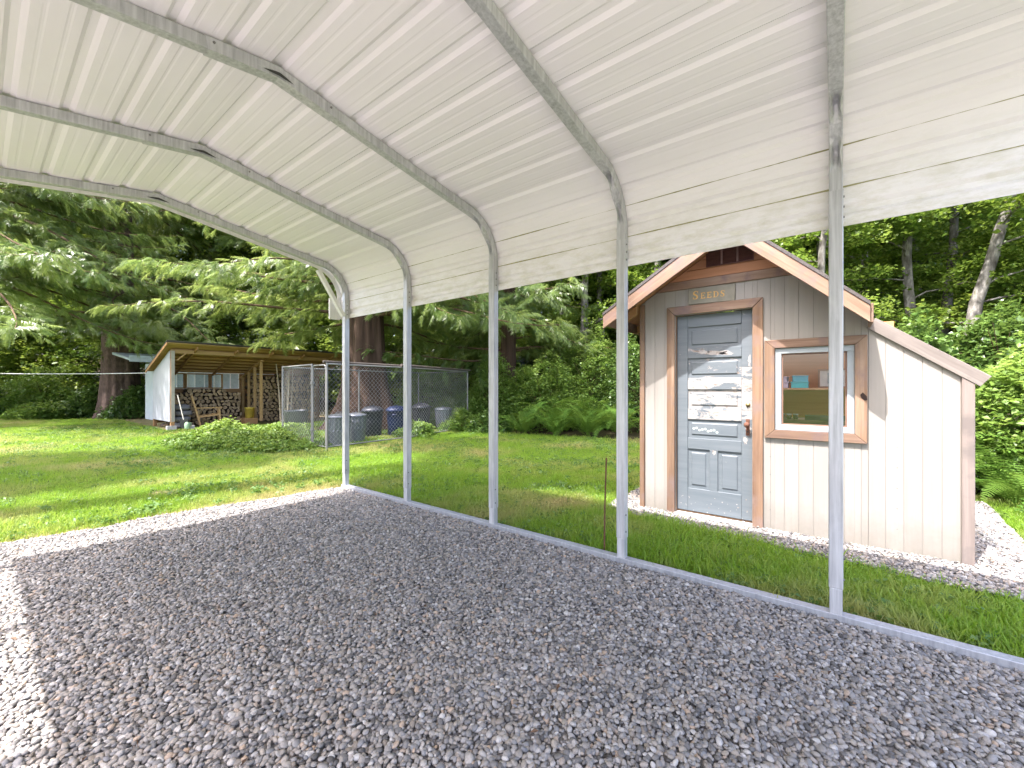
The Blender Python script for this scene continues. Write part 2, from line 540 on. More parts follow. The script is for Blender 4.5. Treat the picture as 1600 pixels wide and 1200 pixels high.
def terrain(x, y):
    x = np.asarray(x, float); y = np.asarray(y, float)
    s = np.maximum(0, x - lawn_edge(y) - 1.5)
    h = 0.24 * s * np.clip(s / 4, 0.15, 1)
    h = np.minimum(h, 11 + 0.05 * s)
    t = np.maximum(0, 0.79 * x + 0.613 * y - 20.5)
    h = np.maximum(h, np.minimum(0.16 * t, 6))
    h = h + (vnoise(x, y, 2.3, 3) - 0.5) * 0.5 * np.clip(s / 3 + t / 3, 0, 1)
    return h


def axis(lo, hi, a, b, fine):
    v = list(np.arange(a, b + 1e-6, fine)); st = fine
    x = a
    left = []
    while x > lo: st *= 1.35; x -= st; left.append(x)
    st = fine; x = b; right = []
    while x < hi: st *= 1.35; x += st; right.append(x)
    return np.array(left[::-1] + v + right)


def ground_mat():
    m, nt, bs = newmat("lawn_soil")
    v = coords(nt, (1, 1, 1), rnd=False)
    f = noise(nt, v, 0.55, 5, 0.6)
    f2 = noise(nt, v, 9.0, 6, 0.7)
    g1 = ramp(nt, f, [(0.36, (0.06, 0.115, 0.012)), (0.55, (0.12, 0.175, 0.028)), (0.72, (0.26, 0.24, 0.08))])
    g2 = ramp(nt, f2, [(0.3, (0.35, 0.35, 0.35)), (0.7, (1, 1, 1))])
    c = mixc(nt, 1.0, g1, g2, 'MULTIPLY')
    at = N(nt, "ShaderNodeAttribute", attribute_name="wood")
    fl = ramp(nt, f2, [(0.3, (0.018, 0.016, 0.008)), (0.7, (0.05, 0.045, 0.02))])
    c = mixc(nt, at.outputs['Fac'], c, fl)
    at2 = N(nt, "ShaderNodeAttribute", attribute_name="dry")
    dr = ramp(nt, f2, [(0.3, (0.20, 0.14, 0.075)), (0.7, (0.38, 0.29, 0.17))])
    c = mixc(nt, at2.outputs['Fac'], c, dr)
    nt.links.new(c, bs.inputs['Base Color']); bs.inputs['Roughness'].default_value = 0.95
    bs.inputs['Specular IOR Level'].default_value = 0.1
    bump(nt, bs, f2, 0.6, 0.02)
    return m


def front_edge(x):
    """Y where the carport's gravel stops and the lawn begins"""
    return np.interp(x, [-8, 0.1, 1.4, 2.85, 3.3], [5.9, 5.30, 5.18, 4.98, 4.95]) + 0.10 * (vnoise(x, x * 0, 0.35, 9) - .5)


def in_carport_gravel(x, y):
    return (x < 2.84) & (x > -9) & (y < front_edge(x)) & (y > -6)


def shed_front(y):
    return np.interp(y, [-2.2, -0.9, -0.3, 0.5, 1.75, 2.05], [3.68, 3.76, 3.79, 3.90, 4.00, 4.28]) + 0.07 * (vnoise(y, y * 0, 0.3, 5) - .5)


def in_shed_gravel(x, y):
    return (x > shed_front(y)) & (x < 6.7) & (y > -1.14 - 0.05 * (x - 4) - 0.35 * np.clip(4.6 - x, 0, 1)) & (y < 1.93)


gx = axis(-260, 300, -3, 13, 0.22); gy = axis(-260, 300, -4, 28, 0.24)
GX, GY = np.meshgrid(gx, gy, indexing='ij')
GZ = terrain(GX, GY) - 0.012 + 0.02 * (vnoise(GX, GY, 1.7, 12) - .5) * (GX > 3.2)
nx, ny = len(gx), len(gy)
idx = np.arange(nx * ny).reshape(nx, ny)
GF = np.stack([idx[:-1, :-1], idx[1:, :-1], idx[1:, 1:], idx[:-1, 1:]], -1).reshape(-1, 4)
woodk = np.clip((GX - lawn_edge(GY)) / 0.8, 0, 1)
woodk = np.maximum(woodk, np.clip((0.79 * GX + 0.613 * GY - 16.7) / 0.6, 0, 1))
d1 = GY - front_edge(GX)
dry = np.clip(1 - np.abs(d1 - 0.12) / 0.28, 0, 1) * (GX < 3.0) * 0.85
dry = np.maximum(dry, 0.8 * np.exp(-(((GX - 1.45) / .16) ** 2 + ((GY - 6.45) / .14) ** 2)))
dry = np.maximum(dry, 0.6 * ((GY > 15.2) & (GX > 3.4) & (GX < 9.6)))
me = mesh_np("ground", np.stack([GX, GY, GZ], -1).reshape(-1, 3), GF, True, {"wood": woodk.ravel(), "dry": dry.ravel()})
ground = tag(obj("ground", me, ground_mat()), "green lawn running out from the carport to the edge of the wood", "ground", kind="structure")


def grid_patch(name, inside, x0, x1, y0, y1, st, z, mat):
    xs = np.arange(x0, x1, st); ys = np.arange(y0, y1, st)
    X, Y = np.meshgrid(xs, ys, indexing='ij')
    id_ = np.arange(X.size).reshape(X.shape)
    keep = inside(X[:-1, :-1] + st / 2, Y[:-1, :-1] + st / 2)
    F = np.stack([id_[:-1, :-1], id_[1:, :-1], id_[1:, 1:], id_[:-1, 1:]], -1)[keep]
    V = np.stack([X.ravel(), Y.ravel(), np.full(X.size, z) + 0.006 * (vnoise(X, Y, .6, 4).ravel() - .5)], -1)
    used = np.unique(F); mp = np.zeros(X.size, int); mp[used] = np.arange(len(used))
    return obj(name, mesh_np(name, V[used], mp[F], True), mat)


M_GRAVEL = pm("gravel_fines", [(0.3, (0.12, 0.11, 0.10)), (0.7, (0.30, 0.28, 0.26))], scale=60, rough=0.95, bmp=0.8, bdist=0.01, rnd=0)
tag(grid_patch("gravel_bed", in_carport_gravel, -9, 2.9, -5, 6.2, 0.08, 0.006, M_GRAVEL), "grey gravel floor under the carport", "gravel bed", kind="structure")
tag(grid_patch("gravel_bed", in_shed_gravel, 3.6, 6.8, -1.7, 2.1, 0.06, 0.022, M_GRAVEL), "strip of pale gravel round the foot of the garden shed", "gravel bed", kind="structure")


# pebbles
def pebble_mesh(seed):
    r = np.random.default_rng(seed)
    bm = bmesh.new(); bmesh.ops.create_icosphere(bm, subdivisions=2, radius=1.0)
    ax = r.normal(size=(5, 3)); ax /= np.linalg.norm(ax, axis=1)[:, None]; am = r.uniform(-.22, .16, 5)
    for v in bm.verts:
        p = np.array(v.co); k = 1 + sum(a * max(0, float(p @ q)) ** 2 for a, q in zip(am, ax))
        v.co = Vector(p * k)
    me = bpy.data.meshes.new("pebble"); bm.to_mesh(me); bm.free()
    me.polygons.foreach_set("use_smooth", np.ones(len(me.polygons), dtype=bool))
    return me


def pebble_mat():
    m, nt, bs = newmat("pebble_stone")
    oi = N(nt, "ShaderNodeObjectInfo")
    c = ramp(nt, oi.outputs['Random'], [(0.0, (0.09, 0.085, 0.08)), (0.12, (0.17, 0.163, 0.155)), (0.28, (0.27, 0.26, 0.25)), (0.42, (0.37, 0.325, 0.27)),
                                        (0.54, (0.22, 0.222, 0.228)), (0.66, (0.42, 0.395, 0.365)), (0.76, (0.24, 0.205, 0.165)), (0.86, (0.54, 0.52, 0.49)), (0.93, (0.33, 0.31, 0.29)), (1.0, (0.46, 0.34, 0.24))])
    f = noise(nt, coords(nt, (1, 1, 1)), 3.0, 4, 0.7)
    k = ramp(nt, f, [(0.3, (0.64, 0.635, 0.62)), (0.7, (0.97, 0.96, 0.94))])
    c = mixc(nt, 1.0, c, k, 'MULTIPLY')
    nt.links.new(c, bs.inputs['Base Color']); bs.inputs['Roughness'].default_value = 0.62; bs.inputs['Specular IOR Level'].default_value = 0.35
    return m


PEB = [pebble_mesh(100 + i) for i in range(6)]
M_PEB = pebble_mat()
PEBO = [proto("pebble", p, M_PEB) for p in PEB]


def view_keep(x, y, margin=1.32, near=0.9):
    """rough test: can the photograph (or a view a step beside it) show this ground point"""
    fz = 0.79 * x + 0.613 * y; rx = 0.613 * x - 0.79 * y
    return (fz > near) & (np.abs(rx) < margin * fz + 0.6)


def pebbles(name, inside, x0, x1, y0, y1, cell, z, label, smin=.0065, smax=.0175):
    xs = np.arange(x0, x1, cell); ys = np.arange(y0, y1, cell)
    X, Y = np.meshgrid(xs, ys, indexing='ij')
    X = X.ravel() + RNG.uniform(-.5, .5, X.size) * cell; Y = Y.ravel() + RNG.uniform(-.5, .5, Y.size) * cell
    k = inside(X, Y) & view_keep(X, Y)
    X, Y = X[k], Y[k]; n = len(X)
    big = smin + (smax - smin) * RNG.beta(1.7, 2.6, n) * np.where(RNG.random(n) < .04, 1.35, 1)
    s = np.stack([big * RNG.uniform(.95, 1.25, n), big * RNG.uniform(.65, 1.0, n), big * RNG.uniform(.42, .75, n)], -1)
    Z = z + RNG.uniform(0.0, 0.011, n) + 0.010 * (vnoise(X, Y, .45, 8) - .5)
    rot = np.stack([RNG.normal(0, .38, n), RNG.normal(0, .38, n), RNG.uniform(0, 6.28, n)], -1)
    return scatter(name, np.stack([X, Y, Z], -1), rot, s, PEBO, "stuff", label, "gravel")


pebbles("gravel", in_carport_gravel, -4.5, 2.9, -1.6, 6.2, 0.0152, 0.008, "loose rounded grey pebbles covering the carport floor")
pebbles("gravel", in_shed_gravel, 3.6, 6.8, -1.9, 2.1, 0.0175, 0.024, "loose pale pebbles in the strip round the garden shed")


# grass
def tuft_mesh(seed, nb=11, h=0.07, spread=0.035):
    r = np.random.default_rng(seed)
    V = []; F = []
    for i in range(nb):
        a = r.uniform(0, 6.28); b = np.array([math.cos(a), math.sin(a), 0]); p = np.array([*(r.normal(0, spread, 2)), -0.01])
        L = h * r.uniform(.55, 1.25); w = r.uniform(.0016, .0032); ln = r.uniform(.15, .8) * L; s = np.array([-b[1], b[0], 0])
        m = p + b * ln * .35 + np.array([0, 0, L * .6]); t = p + b * ln + np.array([0, 0, L * r.uniform(.75, 1)])
        k = len(V)
        V += [p - s * w, p + s * w, m - s * w * .8, m + s * w * .8, t]
        F += [(k, k + 1, k + 3, k + 2), (k + 2, k + 3, k + 4)]
    return mesh_np("grass_tuft", V, F)


def grassmat():
    m = leafmat("grass_blade", (0.140, 0.285, 0.014), (0.235, 0.345, 0.040), 0.48, 0.5, inst=True, tb=1.5)
    nt = m.node_tree; bs = nt.nodes["Principled BSDF"]
    src = bs.inputs['Base Color'].links[0].from_socket
    f = noise(nt, N(nt, "ShaderNodeNewGeometry").outputs['Position'], 0.6, 4, 0.6)
    k = ramp(nt, f, [(0.47, (0, 0, 0)), (0.70, (1, 1, 1))])
    c = mixc(nt, k, src, (0.40, 0.345, 0.145))
    for l in list(src.links): nt.links.new(c, l.to_socket) if l.to_node.bl_idname != 'ShaderNodeMix' else None
    return m


M_GRASS = grassmat()
TUFT = [proto("grass_tuft", tuft_mesh(20 + i), M_GRASS) for i in range(5)]


def grass_points():
    P = []
    for (r0, r1, dens) in ((0, 5, 1500), (5, 8, 650), (8, 12, 300), (12, 34, 170)):
        lim = min(r1 + 1, 29)
        n = int(dens * (lim + 2) * (lim + 2))
        x = RNG.uniform(-2, lim, n); y = RNG.uniform(-2, lim, n)
        r = np.hypot(x, y)
        k = (r >= r0) & (r < r1) & view_keep(x, y, 1.3, 1.5)
        x, y = x[k], y[k]
        k = ~((x < 2.89) & (x > -9) & (y < front_edge(x) + 0.03) & (y > -6)) & ~in_shed_gravel(x, y) & (x < lawn_edge(y) + RNG.normal(0.2, .3, len(x))) & (0.79 * x + 0.613 * y < 16.8 + RNG.normal(0, .25, len(x)))
        bare = np.exp(-(((x - 1.45) / .2) ** 2 + ((y - 6.45) / .18) ** 2)) + 0.75 * np.clip(1 - (y - front_edge(x)) / .35, 0, 1) * (x < 3)
        k &= RNG.random(len(x)) > bare
        k &= ~((y > 15.6) & (x > 3.5))
        k &= ~((x > 2.8) & (x < 2.94) & (y < 4.95))
        P.append(np.stack([x[k], y[k]], -1))
    return np.concatenate(P)


gp = grass_points(); n = len(gp)
gs = RNG.uniform(.6, 1.05, n) * (0.85 + 0.7 * vnoise(gp[:, 0], gp[:, 1], 1.1, 21)) * np.where(np.hypot(gp[:, 0], gp[:, 1]) > 8, 1.25, 1.0)
gs *= np.where((gp[:, 0] < 4.3) & (gp[:, 0] > 2.9) & (gp[:, 1] < 6), 1.15, 0.8)
scatter("grass", np.stack([gp[:, 0], gp[:, 1], terrain(gp[:, 0], gp[:, 1]) - .006], -1),
        np.stack([RNG.normal(0, .18, n), RNG.normal(0, .18, n), RNG.uniform(0, 6.28, n)], -1),
        np.stack([gs, gs, gs], -1), TUFT, "stuff", "short green lawn grass with yellowed patches", "grass")

# ------------------------------------------------------------------ carport
WR, WL, WC = 2.87, -0.83, 1.02          # right posts, left posts, ridge (X)
YA = [-1.22, 0.0, 1.22, 2.44, 3.66, 4.88]  # one arch every 1.22 m
ZP, SL, RB = 3.0, 0.155, 0.365
carport = empty("carport", (WC, 2.44, 0), "open steel carport with white ribbed roof and galvanised posts over the gravel", "carport")


def arch_path(side, off=0.0):
    """half an arch, from the ridge down to the top of the leg; returns [(x, z, nx, nz, s)] pushed out by off"""
    th = math.atan(SL); out = []
    c = math.cos(th); s_ = math.sin(th)
    hw = (WR - WC)
    tl = RB * math.tan((math.pi / 2 - th) / 2)
    zc = ZP - SL * hw
    x1 = hw - tl * c; z1 = zc + tl * s_
    for t in np.linspace(0, 1, 12): out.append((x1 * t, ZP + (z1 - ZP) * t, s_, c))
    ccx, ccz = x1 - s_ * RB, z1 - c * RB
    for t in np.linspace(0, 1, 26)[1:]:
        a = th + (math.pi / 2 - th) * t
        out.append((ccx + math.sin(a) * RB, ccz + math.cos(a) * RB, math.sin(a), math.cos(a)))
    return [(WC + side * (x + nx_ * off), z + nz * off, side * nx_, nz) for x, z, nx_, nz in out]


def bow_mesh(side):
    H = 0.030
    P = arch_path(side)
    P.append((P[-1][0], 2.315, P[-1][2], P[-1][3]))
    V = []; F = []
    n = len(P)
    for i, (x, z, nx_, nz) in enumerate(P):
        t = (i - 11) / 25.0
        k = 0.0; pin = 0.0
        if 0 < t < 1:
            k = math.sin(math.pi * 2 * t) ** 2; k = k ** 1.6 if t < 1 else 0
            pin = k
        # section seen along the tube: outer edge flat, inner edge crimped where the tube was bent
        sec = [(-H, H), (H, H), (H, 0.0), (H - .013 * pin, -H + .001 * pin), (0.009, -H + .040 * k), (-0.009, -H + .040 * k), (-H + .013 * pin, -H + .001 * pin), (-H, 0.0)]
        for y, r in sec: V.append((x + nx_ * r, y, z + nz * r))
    m = len(sec)
    for i in range(n - 1):
        for j in range(m):
            F.append((i * m + j, i * m + (j + 1) % m, (i + 1) * m + (j + 1) % m, (i + 1) * m + j))
    F.append(tuple(range(m))); F.append(tuple(range((n - 1) * m, n * m)))
    return mesh_np("roof_bow", V, F, False, fix=True)


BOW = {1: bow_mesh(1), -1: bow_mesh(-1)}
post_me = MB().box(-.0317, .0317, -.0317, .0317, 0.19, 2.335)
post_me = mesh_np("post", post_me.V, post_me.F, fix=True)
stub_me = MB().box(-.0285, .0285, -.0285, .0285, 0.045, 0.19)
stub_me = mesh_np("post_stub", stub_me.V, stub_me.F, fix=True)
scr = MB().lathe([(0, .006), (.006, .005), (.0065, 0), (.0001, 0)], 8)
screw_me = mesh_np("screw", scr.V, scr.F, fix=True); screw_me.materials.append(M_GALVD)
RX90 = Matrix.Rotation(math.radians(90), 4, 'X'); RXm90 = Matrix.Rotation(math.radians(-90), 4, 'X'); RYm90 = Matrix.Rotation(math.radians(-90), 4, 'Y')


def sleeve_mesh():
    """bent bracket over the ridge joint, with a slit that bulges open under the peak"""
    m = MB(); th = math.atan(SL); L = 0.33; h = .0335
    P = []
    for x in np.linspace(-L, L, 25):
        z = ZP - SL * abs(x)
        P.append((WC + x, z, math.copysign(math.sin(th), x) if abs(x) > 1e-6 else 0, math.cos(th)))
    V = []; F = []; k = 6
    for x, z, a, c in P:
        for y, r in ((-h, h * .9), (-h, -h), (h, -h), (h, h * .9), (h - .002, h * .9), (-h + .002, h * .9)):
            V.append((x + a * r, y, z + c * r))
    for i in range(len(P) - 1):
        for j in (0, 1, 2): F.append((i * k + j, i * k + j + 1, (i + 1) * k + j + 1, (i + 1) * k + j))
    return mesh_np("peak_bracket", V, F, fix=True)


def lens_mesh(r0, bulge):
    m = MB(); V = []; F = []
    n = 14
    for i in range(n + 1):
        t = i / n; x = -.105 + .21 * t; b = math.sin(math.pi * t)
        zc = ZP - SL * abs(x) - .010
        V += [(WC + x, -.0335, zc + r0 * b), (WC + x, -.0335 - bulge * b, zc + .001), (WC + x, -.0335, zc - r0 * .55 * b)]
    for i in range(n):
        for j in (0, 1): F.append((3 * i + j, 3 * i + j + 1, 3 * i + j + 4, 3 * i + j + 3))
    return mesh_np("slot_lip", V, F, True)


SLEEVE = sleeve_mesh(); SLOT = lens_mesh(.017, .011)
M_SLOT = flat("slot_shade_tray_black", (0.05, 0.05, 0.05), 0.5, 0.3)  # dark colour for the slit's shaded inside, the keyhole and the black tray


def slot_shade_mesh():  # dark sheet painted as the shade inside the slit
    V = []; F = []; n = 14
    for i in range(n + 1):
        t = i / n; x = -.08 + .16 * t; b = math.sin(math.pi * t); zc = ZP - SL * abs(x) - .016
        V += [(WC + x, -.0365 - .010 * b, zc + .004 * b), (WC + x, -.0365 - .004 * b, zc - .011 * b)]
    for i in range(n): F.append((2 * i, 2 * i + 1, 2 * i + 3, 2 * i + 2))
    return mesh_np("slot_shade", V, F)


SLOT_DARK = slot_shade_mesh()
for iy, y in enumerate(YA):
    for side, X in ((1, WR), (-1, WL)):
        b = obj("roof_bow", BOW[side], M_GALV, carport, I3((0, y, 0)), bevel=.004, seg=2)
        p = obj("post", post_me, M_GALV, carport, I3((X, y, 0)), bevel=.005, seg=2)
        obj("post_stub", stub_me, M_GALV, p, I3((X, y, 0)), bevel=.004, seg=2)
        if side == 1:
            for z in (2.19, 2.245, 2.30): obj("screw", screw_me, M_GALVD, p, I3((X - .0, y - .0317, z)) @ RX90)
            for z in (0.24, 0.36): obj("screw", screw_me, M_GALVD, p, I3((X - .012, y - .0317, z)) @ RX90)
    s = obj("peak_bracket", SLEEVE, M_GALV, carport, I3((0, y, 0)))
    obj("slot_lip", SLOT, M_GALV, s, I3((0, y, 0)))
    obj("slot_shade", SLOT_DARK, M_SLOT, s, I3((0, y, 0)))
    for dx in (-.30, .30): obj("screw", screw_me, M_GALVD, s, I3((WC + dx, y - .0335, ZP - SL * .30 + .008)) @ RX90)
for X in (WR, WL):
    MB().box(X - .032, X + .032, -1.28, 4.94, 0.0, 0.052).build("base_rail", M_GALVR, carport, bevel=.004, seg=2)

# ribbed sheets, profile run along the arch
def roof_profile():
    """developed profile points (x, z, nx, nz, s) along both halves, s = 0 at the ridge"""
    out = []
    off = .034
    for side in (-1, 1):
        P = arch_path(side, off)
        xe = P[-1][0]
        P.append((xe, 2.15, P[-1][2], P[-1][3]))
        s = [0.0]
        for a, b in zip(P, P[1:]): s.append(s[-1] + math.hypot(b[0] - a[0], b[1] - a[1]))
        out.append((np.array(s), np.array(P)))
    return out


RP = roof_profile()


def at_s(s):
    S, P = RP[1] if s >= 0 else RP[0]
    a = abs(s)
    v = [np.interp(a, S, P[:, k]) for k in range(4)]
    l = math.hypot(v[2], v[3])
    return v[0], v[1], v[2] / l, v[3] / l


RIB = 0.2286
SMAX = RP[1][0][-1]


def rib_h(s):
    d = abs((s / RIB) - round(s / RIB)) * RIB
    h = 0.016 * np.clip((.034 - d) / (.020), 0, 1)
    for o in (.076, -.076):
        d2 = abs(((s - o) / RIB) - round((s - o) / RIB)) * RIB
        h += 0.0014 * np.clip((.011 - d2) / .007, 0, 1)
    return h


PB = sorted([k * 4 * RIB + 2 * RIB + .036 for k in range(-3, 3)] + [-SMAX, SMAX])
PB = [p for p in PB if -SMAX <= p <= SMAX]
Y0, Y1 = -1.36, 5.05
M_MOSS = pm("moss_line", [(0.35, (0.30, 0.285, 0.13)), (0.7, (0.44, 0.42, 0.25))], (6, 6, 6), 5, 0.95, bmp=0.6)
for i, (a, b) in enumerate(zip(PB, PB[1:])):
    ss = [a]
    x = a
    knots = set()
    for k in range(int(a / RIB) - 2, int(b / RIB) + 3):
        for o in (-.034, -.014, .014, .034): knots.add(k * RIB + o)
        for oc in (.076, -.076):
            for o in (-.011, -.004, .004, .011): knots.add(k * RIB + oc + o)
        knots.add(k * RIB + RIB / 2); knots.add(k * RIB + .05); knots.add(k * RIB - .05)
    ss = [a] + sorted(q for q in knots if a + 1e-3 < q < b - 1e-3) + [b + (.03 if b < SMAX - 1e-3 else 0)]
    V = []; F = []
    ys = list(np.linspace(Y0, Y1, 9))
    lift = 0.0035 if i % 2 else 0.0
    for s in ss:
        px, pz, nx_, nz = at_s(max(-SMAX, min(SMAX, s)))
        h = rib_h(s) + lift
        for y in ys: V.append((px + nx_ * h, y, pz + nz * h))
    m = len(ys)
    for r in range(len(ss) - 1):
        for c in range(m - 1): F.append((r * m + c, r * m + c + 1, (r + 1) * m + c + 1, (r + 1) * m + c))
    me = mesh_np("roof_panel", V, F, False)
    o = obj("roof_panel", me, M_SHEET, carport)
    sd = o.modifiers.new("thickness", 'SOLIDIFY'); sd.thickness = 0.0012; sd.offset = 1.0
# algae that has settled where the sheet bends
for s0 in (SMAX - .215, SMAX - .43):
    m = MB(); V = []; F = []
    ys = np.linspace(-1.3, 5.0, 260)
    r = np.random.default_rng(int(s0 * 100))
    for j, y in enumerate(ys):
        wd = max(.0004, (.0022 if s0 > SMAX - .3 else .0012) + .0045 * (float(vnoise(y * 1.0, 0.0, .25, 31)) - .45) + .0015 * r.random())
        for q in (-wd, wd):
            px, pz, nx_, nz = at_s(s0 + q)
            V.append((px - nx_ * .0012 + nx_ * rib_h(s0 + q), y, pz - nz * .0012 + nz * rib_h(s0 + q)))
    for j in range(len(ys) - 1): F.append((2 * j, 2 * j + 1, 2 * j + 3, 2 * j + 2))
    obj("algae_line", mesh_np("algae_line", V, F), M_MOSS, carport)
# white trim closing the front end of the roof, diagonal braces at the front corners
for side in (-1, 1):
    P = arch_path(side, .036)
    P.append((P[-1][0], 2.16, P[-1][2], P[-1][3]))
    V = []; F = []
    for x, z, nx_, nz in P:
        for y, r in ((5.03, .022), (5.065, .022), (5.065, -.045), (5.060, -.045), (5.060, .016), (5.03, .016)): V.append((x + nx_ * r, y, z + nz * r))
    for i in range(len(P) - 1):
        for j in range(6): F.append((i * 6 + j, i * 6 + (j + 1) % 6, (i + 1) * 6 + (j + 1) % 6, (i + 1) * 6 + j))
    obj("end_trim", mesh_np("end_trim", V, F, fix=True), M_TRIM, carport)
    m = MB().bar((WC + side * 1.47, 4.835, 2.665), (WC + side * 1.79, 4.835, 2.16), .045, .055, (0, 1, 0))
    m.build("corner_brace", M_TRIM, carport, bevel=.003)
MB().prism([(5.035, 2.14), (5.052, 2.14), (5.052, 2.40), (5.035, 2.40)], 2.74, 2.88).build("corner_plate", M_TRIM, carport)

# ------------------------------------------------------------------ garden shed
XF = 4.28                                   # front face of the siding
YL, YR, YM = 1.62, -0.765, -0.20            # left corner, right corner, foot of the main gable
AP = (0.727, 2.735)                         # ridge, top of roofing at the front
shed = empty("garden_shed", (5.2, 0.43, 0), "beige board-sided garden shed with cedar trim, blue-grey door and lean-to end", "shed")


def roof_top(y):
    if y >= AP[0]: return AP[1] - .61 * (y - AP[0])
    if y >= YM: return AP[1] - .915 * (AP[0] - y)
    return 1.815 - .767 * (YM - .02 - y)


def wall_top(y): return roof_top(y) - (0.056 if y > YM else 0.05)


DOOR = (0.592, 1.262, 0.045, 1.985)         # opening y0 y1 z0 z1
WIN = (-0.118, 0.420, 0.905, 1.612)


def zspans(y):
    z1 = min(wall_top(y), 2.32 if y > YM else 9)
    if DOOR[0] <= y <= DOOR[1]: return [(DOOR[3], z1)]
    if WIN[0] <= y <= WIN[1]: return [(0.03, WIN[2]), (WIN[3], z1)]
    return [(0.03, z1)]


def ztop_pair(a, b): return min(wall_top(a), 2.32 if a > YM - 1e-6 else 9), min(wall_top(b), 2.32 if a > YM - 1e-6 else 9)


def column(m, a, b, x0, x1):
    """wall strip between y = a and b"""
    cuts = sorted({a, b, *[q for q in (DOOR[0], DOOR[1], WIN[0], WIN[1], AP[0]) if a < q < b]})
    for c, d in zip(cuts, cuts[1:]):
        mid = (c + d) / 2
        for z0, _ in zspans(mid):
            if z0 == 0.03 and WIN[0] <= mid <= WIN[1]:
                m.prism([(c, z0), (d, z0), (d, WIN[2]), (c, WIN[2])], x0, x1); continue
            tc, td = ztop_pair(c + 1e-5, d - 1e-5)
            m.prism([(c, z0), (d, z0), (d, td), (c, tc)], x0, x1)


# backing so that no light comes through the grooves
m = MB()
br = [YR + .01, YM - .001, YM, .3, YL - .01]
for a, b in zip(br, br[1:]):
    if b - a > .01: column(m, a, b, XF + .0036, XF + .05)
m.build("wall", M_WALLIN, shed)
y = YL - .052
k = 0
while y > YR + .07:
    b = y; a = max(y - .1015, YR + .066)
    if a < YM < b:                          # the lean-to panel starts here
        a = YM
    cuts = sorted({a + .0014, b - .0014, *[q for q in (DOOR[0], DOOR[1], WIN[0], WIN[1], AP[0]) if a + .004 < q < b - .004]})
    for c, d in zip(cuts, cuts[1:]):
        mid = (c + d) / 2
        for j, (z0, _) in enumerate(zspans(mid)):
            tc, td = ztop_pair(c + 1e-5, d - 1e-5)
            if j == 0 and WIN[0] <= mid <= WIN[1]: tc = td = WIN[2]
            MB().prism([(c, z0), (d, z0), (d, td), (c, tc)], XF + (.0005 if k % 3 else 0), XF + .0032).build("siding_board", M_SIDING, shed, bevel=.0015)
    y = a; k += 1
# nail heads on the seam boards
nail = MB().lathe([(0, .0015), (.0035, .001), (.004, 0), (.0001, 0)], 7); nail_me = mesh_np("nail_head", nail.V, nail.F, fix=True)
for yy in (.452, -.37):
    for z in np.arange(.2, .85, .155): obj("nail_head", nail_me, M_GALVD, shed, I3((XF, yy + .004 * math.sin(z * 40), z)) @ RYm90)
# far walls (behind), floor, inside lining
m = MB().box(6.18, 6.21, YM, YL, 0.03, 1.86).build("wall", M_SIDING, shed)
MB().box(XF + .051, 6.179, YL - .03, YL - .002, 0.03, 2.03).build("wall", M_SIDING, shed)
MB().box(XF + .051, 6.20, YR + .002, YR + .03, 0.03, 1.30).build("wall", M_SIDING, shed)
MB().prism([(YL, 1.861), (YM, 1.861), (AP[0], 2.55)], 6.18, 6.21).build("wall", M_SIDING, shed)
MB().box(6.18, 6.21, YR, YM - .001, 0.03, 1.30).build("wall", M_SIDING, shed)
MB().box(6.155, 6.178, YM - .3, YL - .04, 0.05, 2.0).build("inside_lining", M_PINE, shed)
MB().box(XF + .06, 6.15, YR + .04, YL - .04, 0.02, 0.05).build("floor", M_SHELF, shed)
MB().prism([(.30, 0.05), (.50, 0.05), (.50, .06), (.30, .06)], 4.5, 4.6).build("floor_cleat", M_SHELF, shed)
# corner boards
m = MB().box(XF - .018, XF + .05, YL - .05, YL, 0.01, roof_top(YL) - .06); m.build("corner_board", M_CEDZ, shed, bevel=.003)
m = MB().prism([(YR, 0.015), (YR + .064, 0.015), (YR + .064, wall_top(YR + .064) - .0), (YR, wall_top(YR))], XF - .018, XF + .05); m.build("corner_board", M_CEDGZ, shed, bevel=.003)
# gable: level trim board, planks, vent
m = MB(); z0, z1 = 2.235, 2.315


def yl_at(z): return AP[0] + (AP[1] - .056 - z) / .61


def yr_at(z): return AP[0] - (AP[1] - .056 - z) / .915


m.prism([(yl_at(z0), z0), (yr_at(z0), z0), (yr_at(z1), z1), (yl_at(z1), z1)], XF - .020, XF + .016)
m.build("gable_trim", M_CEDY, shed, bevel=.003)
for z0, z1 in ((2.319, 2.405), (2.409, 2.495), (2.499, 2.585), (2.589, 2.670)):
    m = MB(); zz = min(z1, 2.670)
    m.prism([(yl_at(z0), z0), (yr_at(z0), z0), (yr_at(zz), zz), (yl_at(zz), zz)], XF - .012, XF + .016)
    m.build("gable_plank", M_GABLE, shed, bevel=.0025)
vy0, vy1, vz0, vz1 = .578, .972, 2.412, 2.556
ventp = MB().box(XF - .016, XF - .0125, vy0, vy1, vz0, vz1).build("gable_vent", M_VENT, shed)
fr = MB()
for a, b, c, d in ((vy0, vy1, vz0, vz0 + .008), (vy0, vy1, vz1 - .008, vz1), (vy0, vy0 + .008, vz0 + .008, vz1 - .008), (vy1 - .008, vy1, vz0 + .008, vz1 - .008)):
    fr.box(XF - .030, XF - .0165, a, b, c, d)
fr.build("vent_frame", M_VENT, ventp)
for q in (.33, .66):
    yy = vy0 + (vy1 - vy0) * q
    MB().box(XF - .029, XF - .0165, yy - .008, yy + .008, vz0 + .008, vz1 - .008).build("vent_divider", flat("vent_divider_paint", (0.20, 0.13, 0.11)), ventp)
for z in np.arange(vz0 + .016, vz1 - .012, .0135):
    MB().bar((XF - .022, vy0 + .01, z), (XF - .022, vy1 - .01, z), .014, .0035, (.7, 0, .7)).build("vent_slat", M_VENT, ventp)

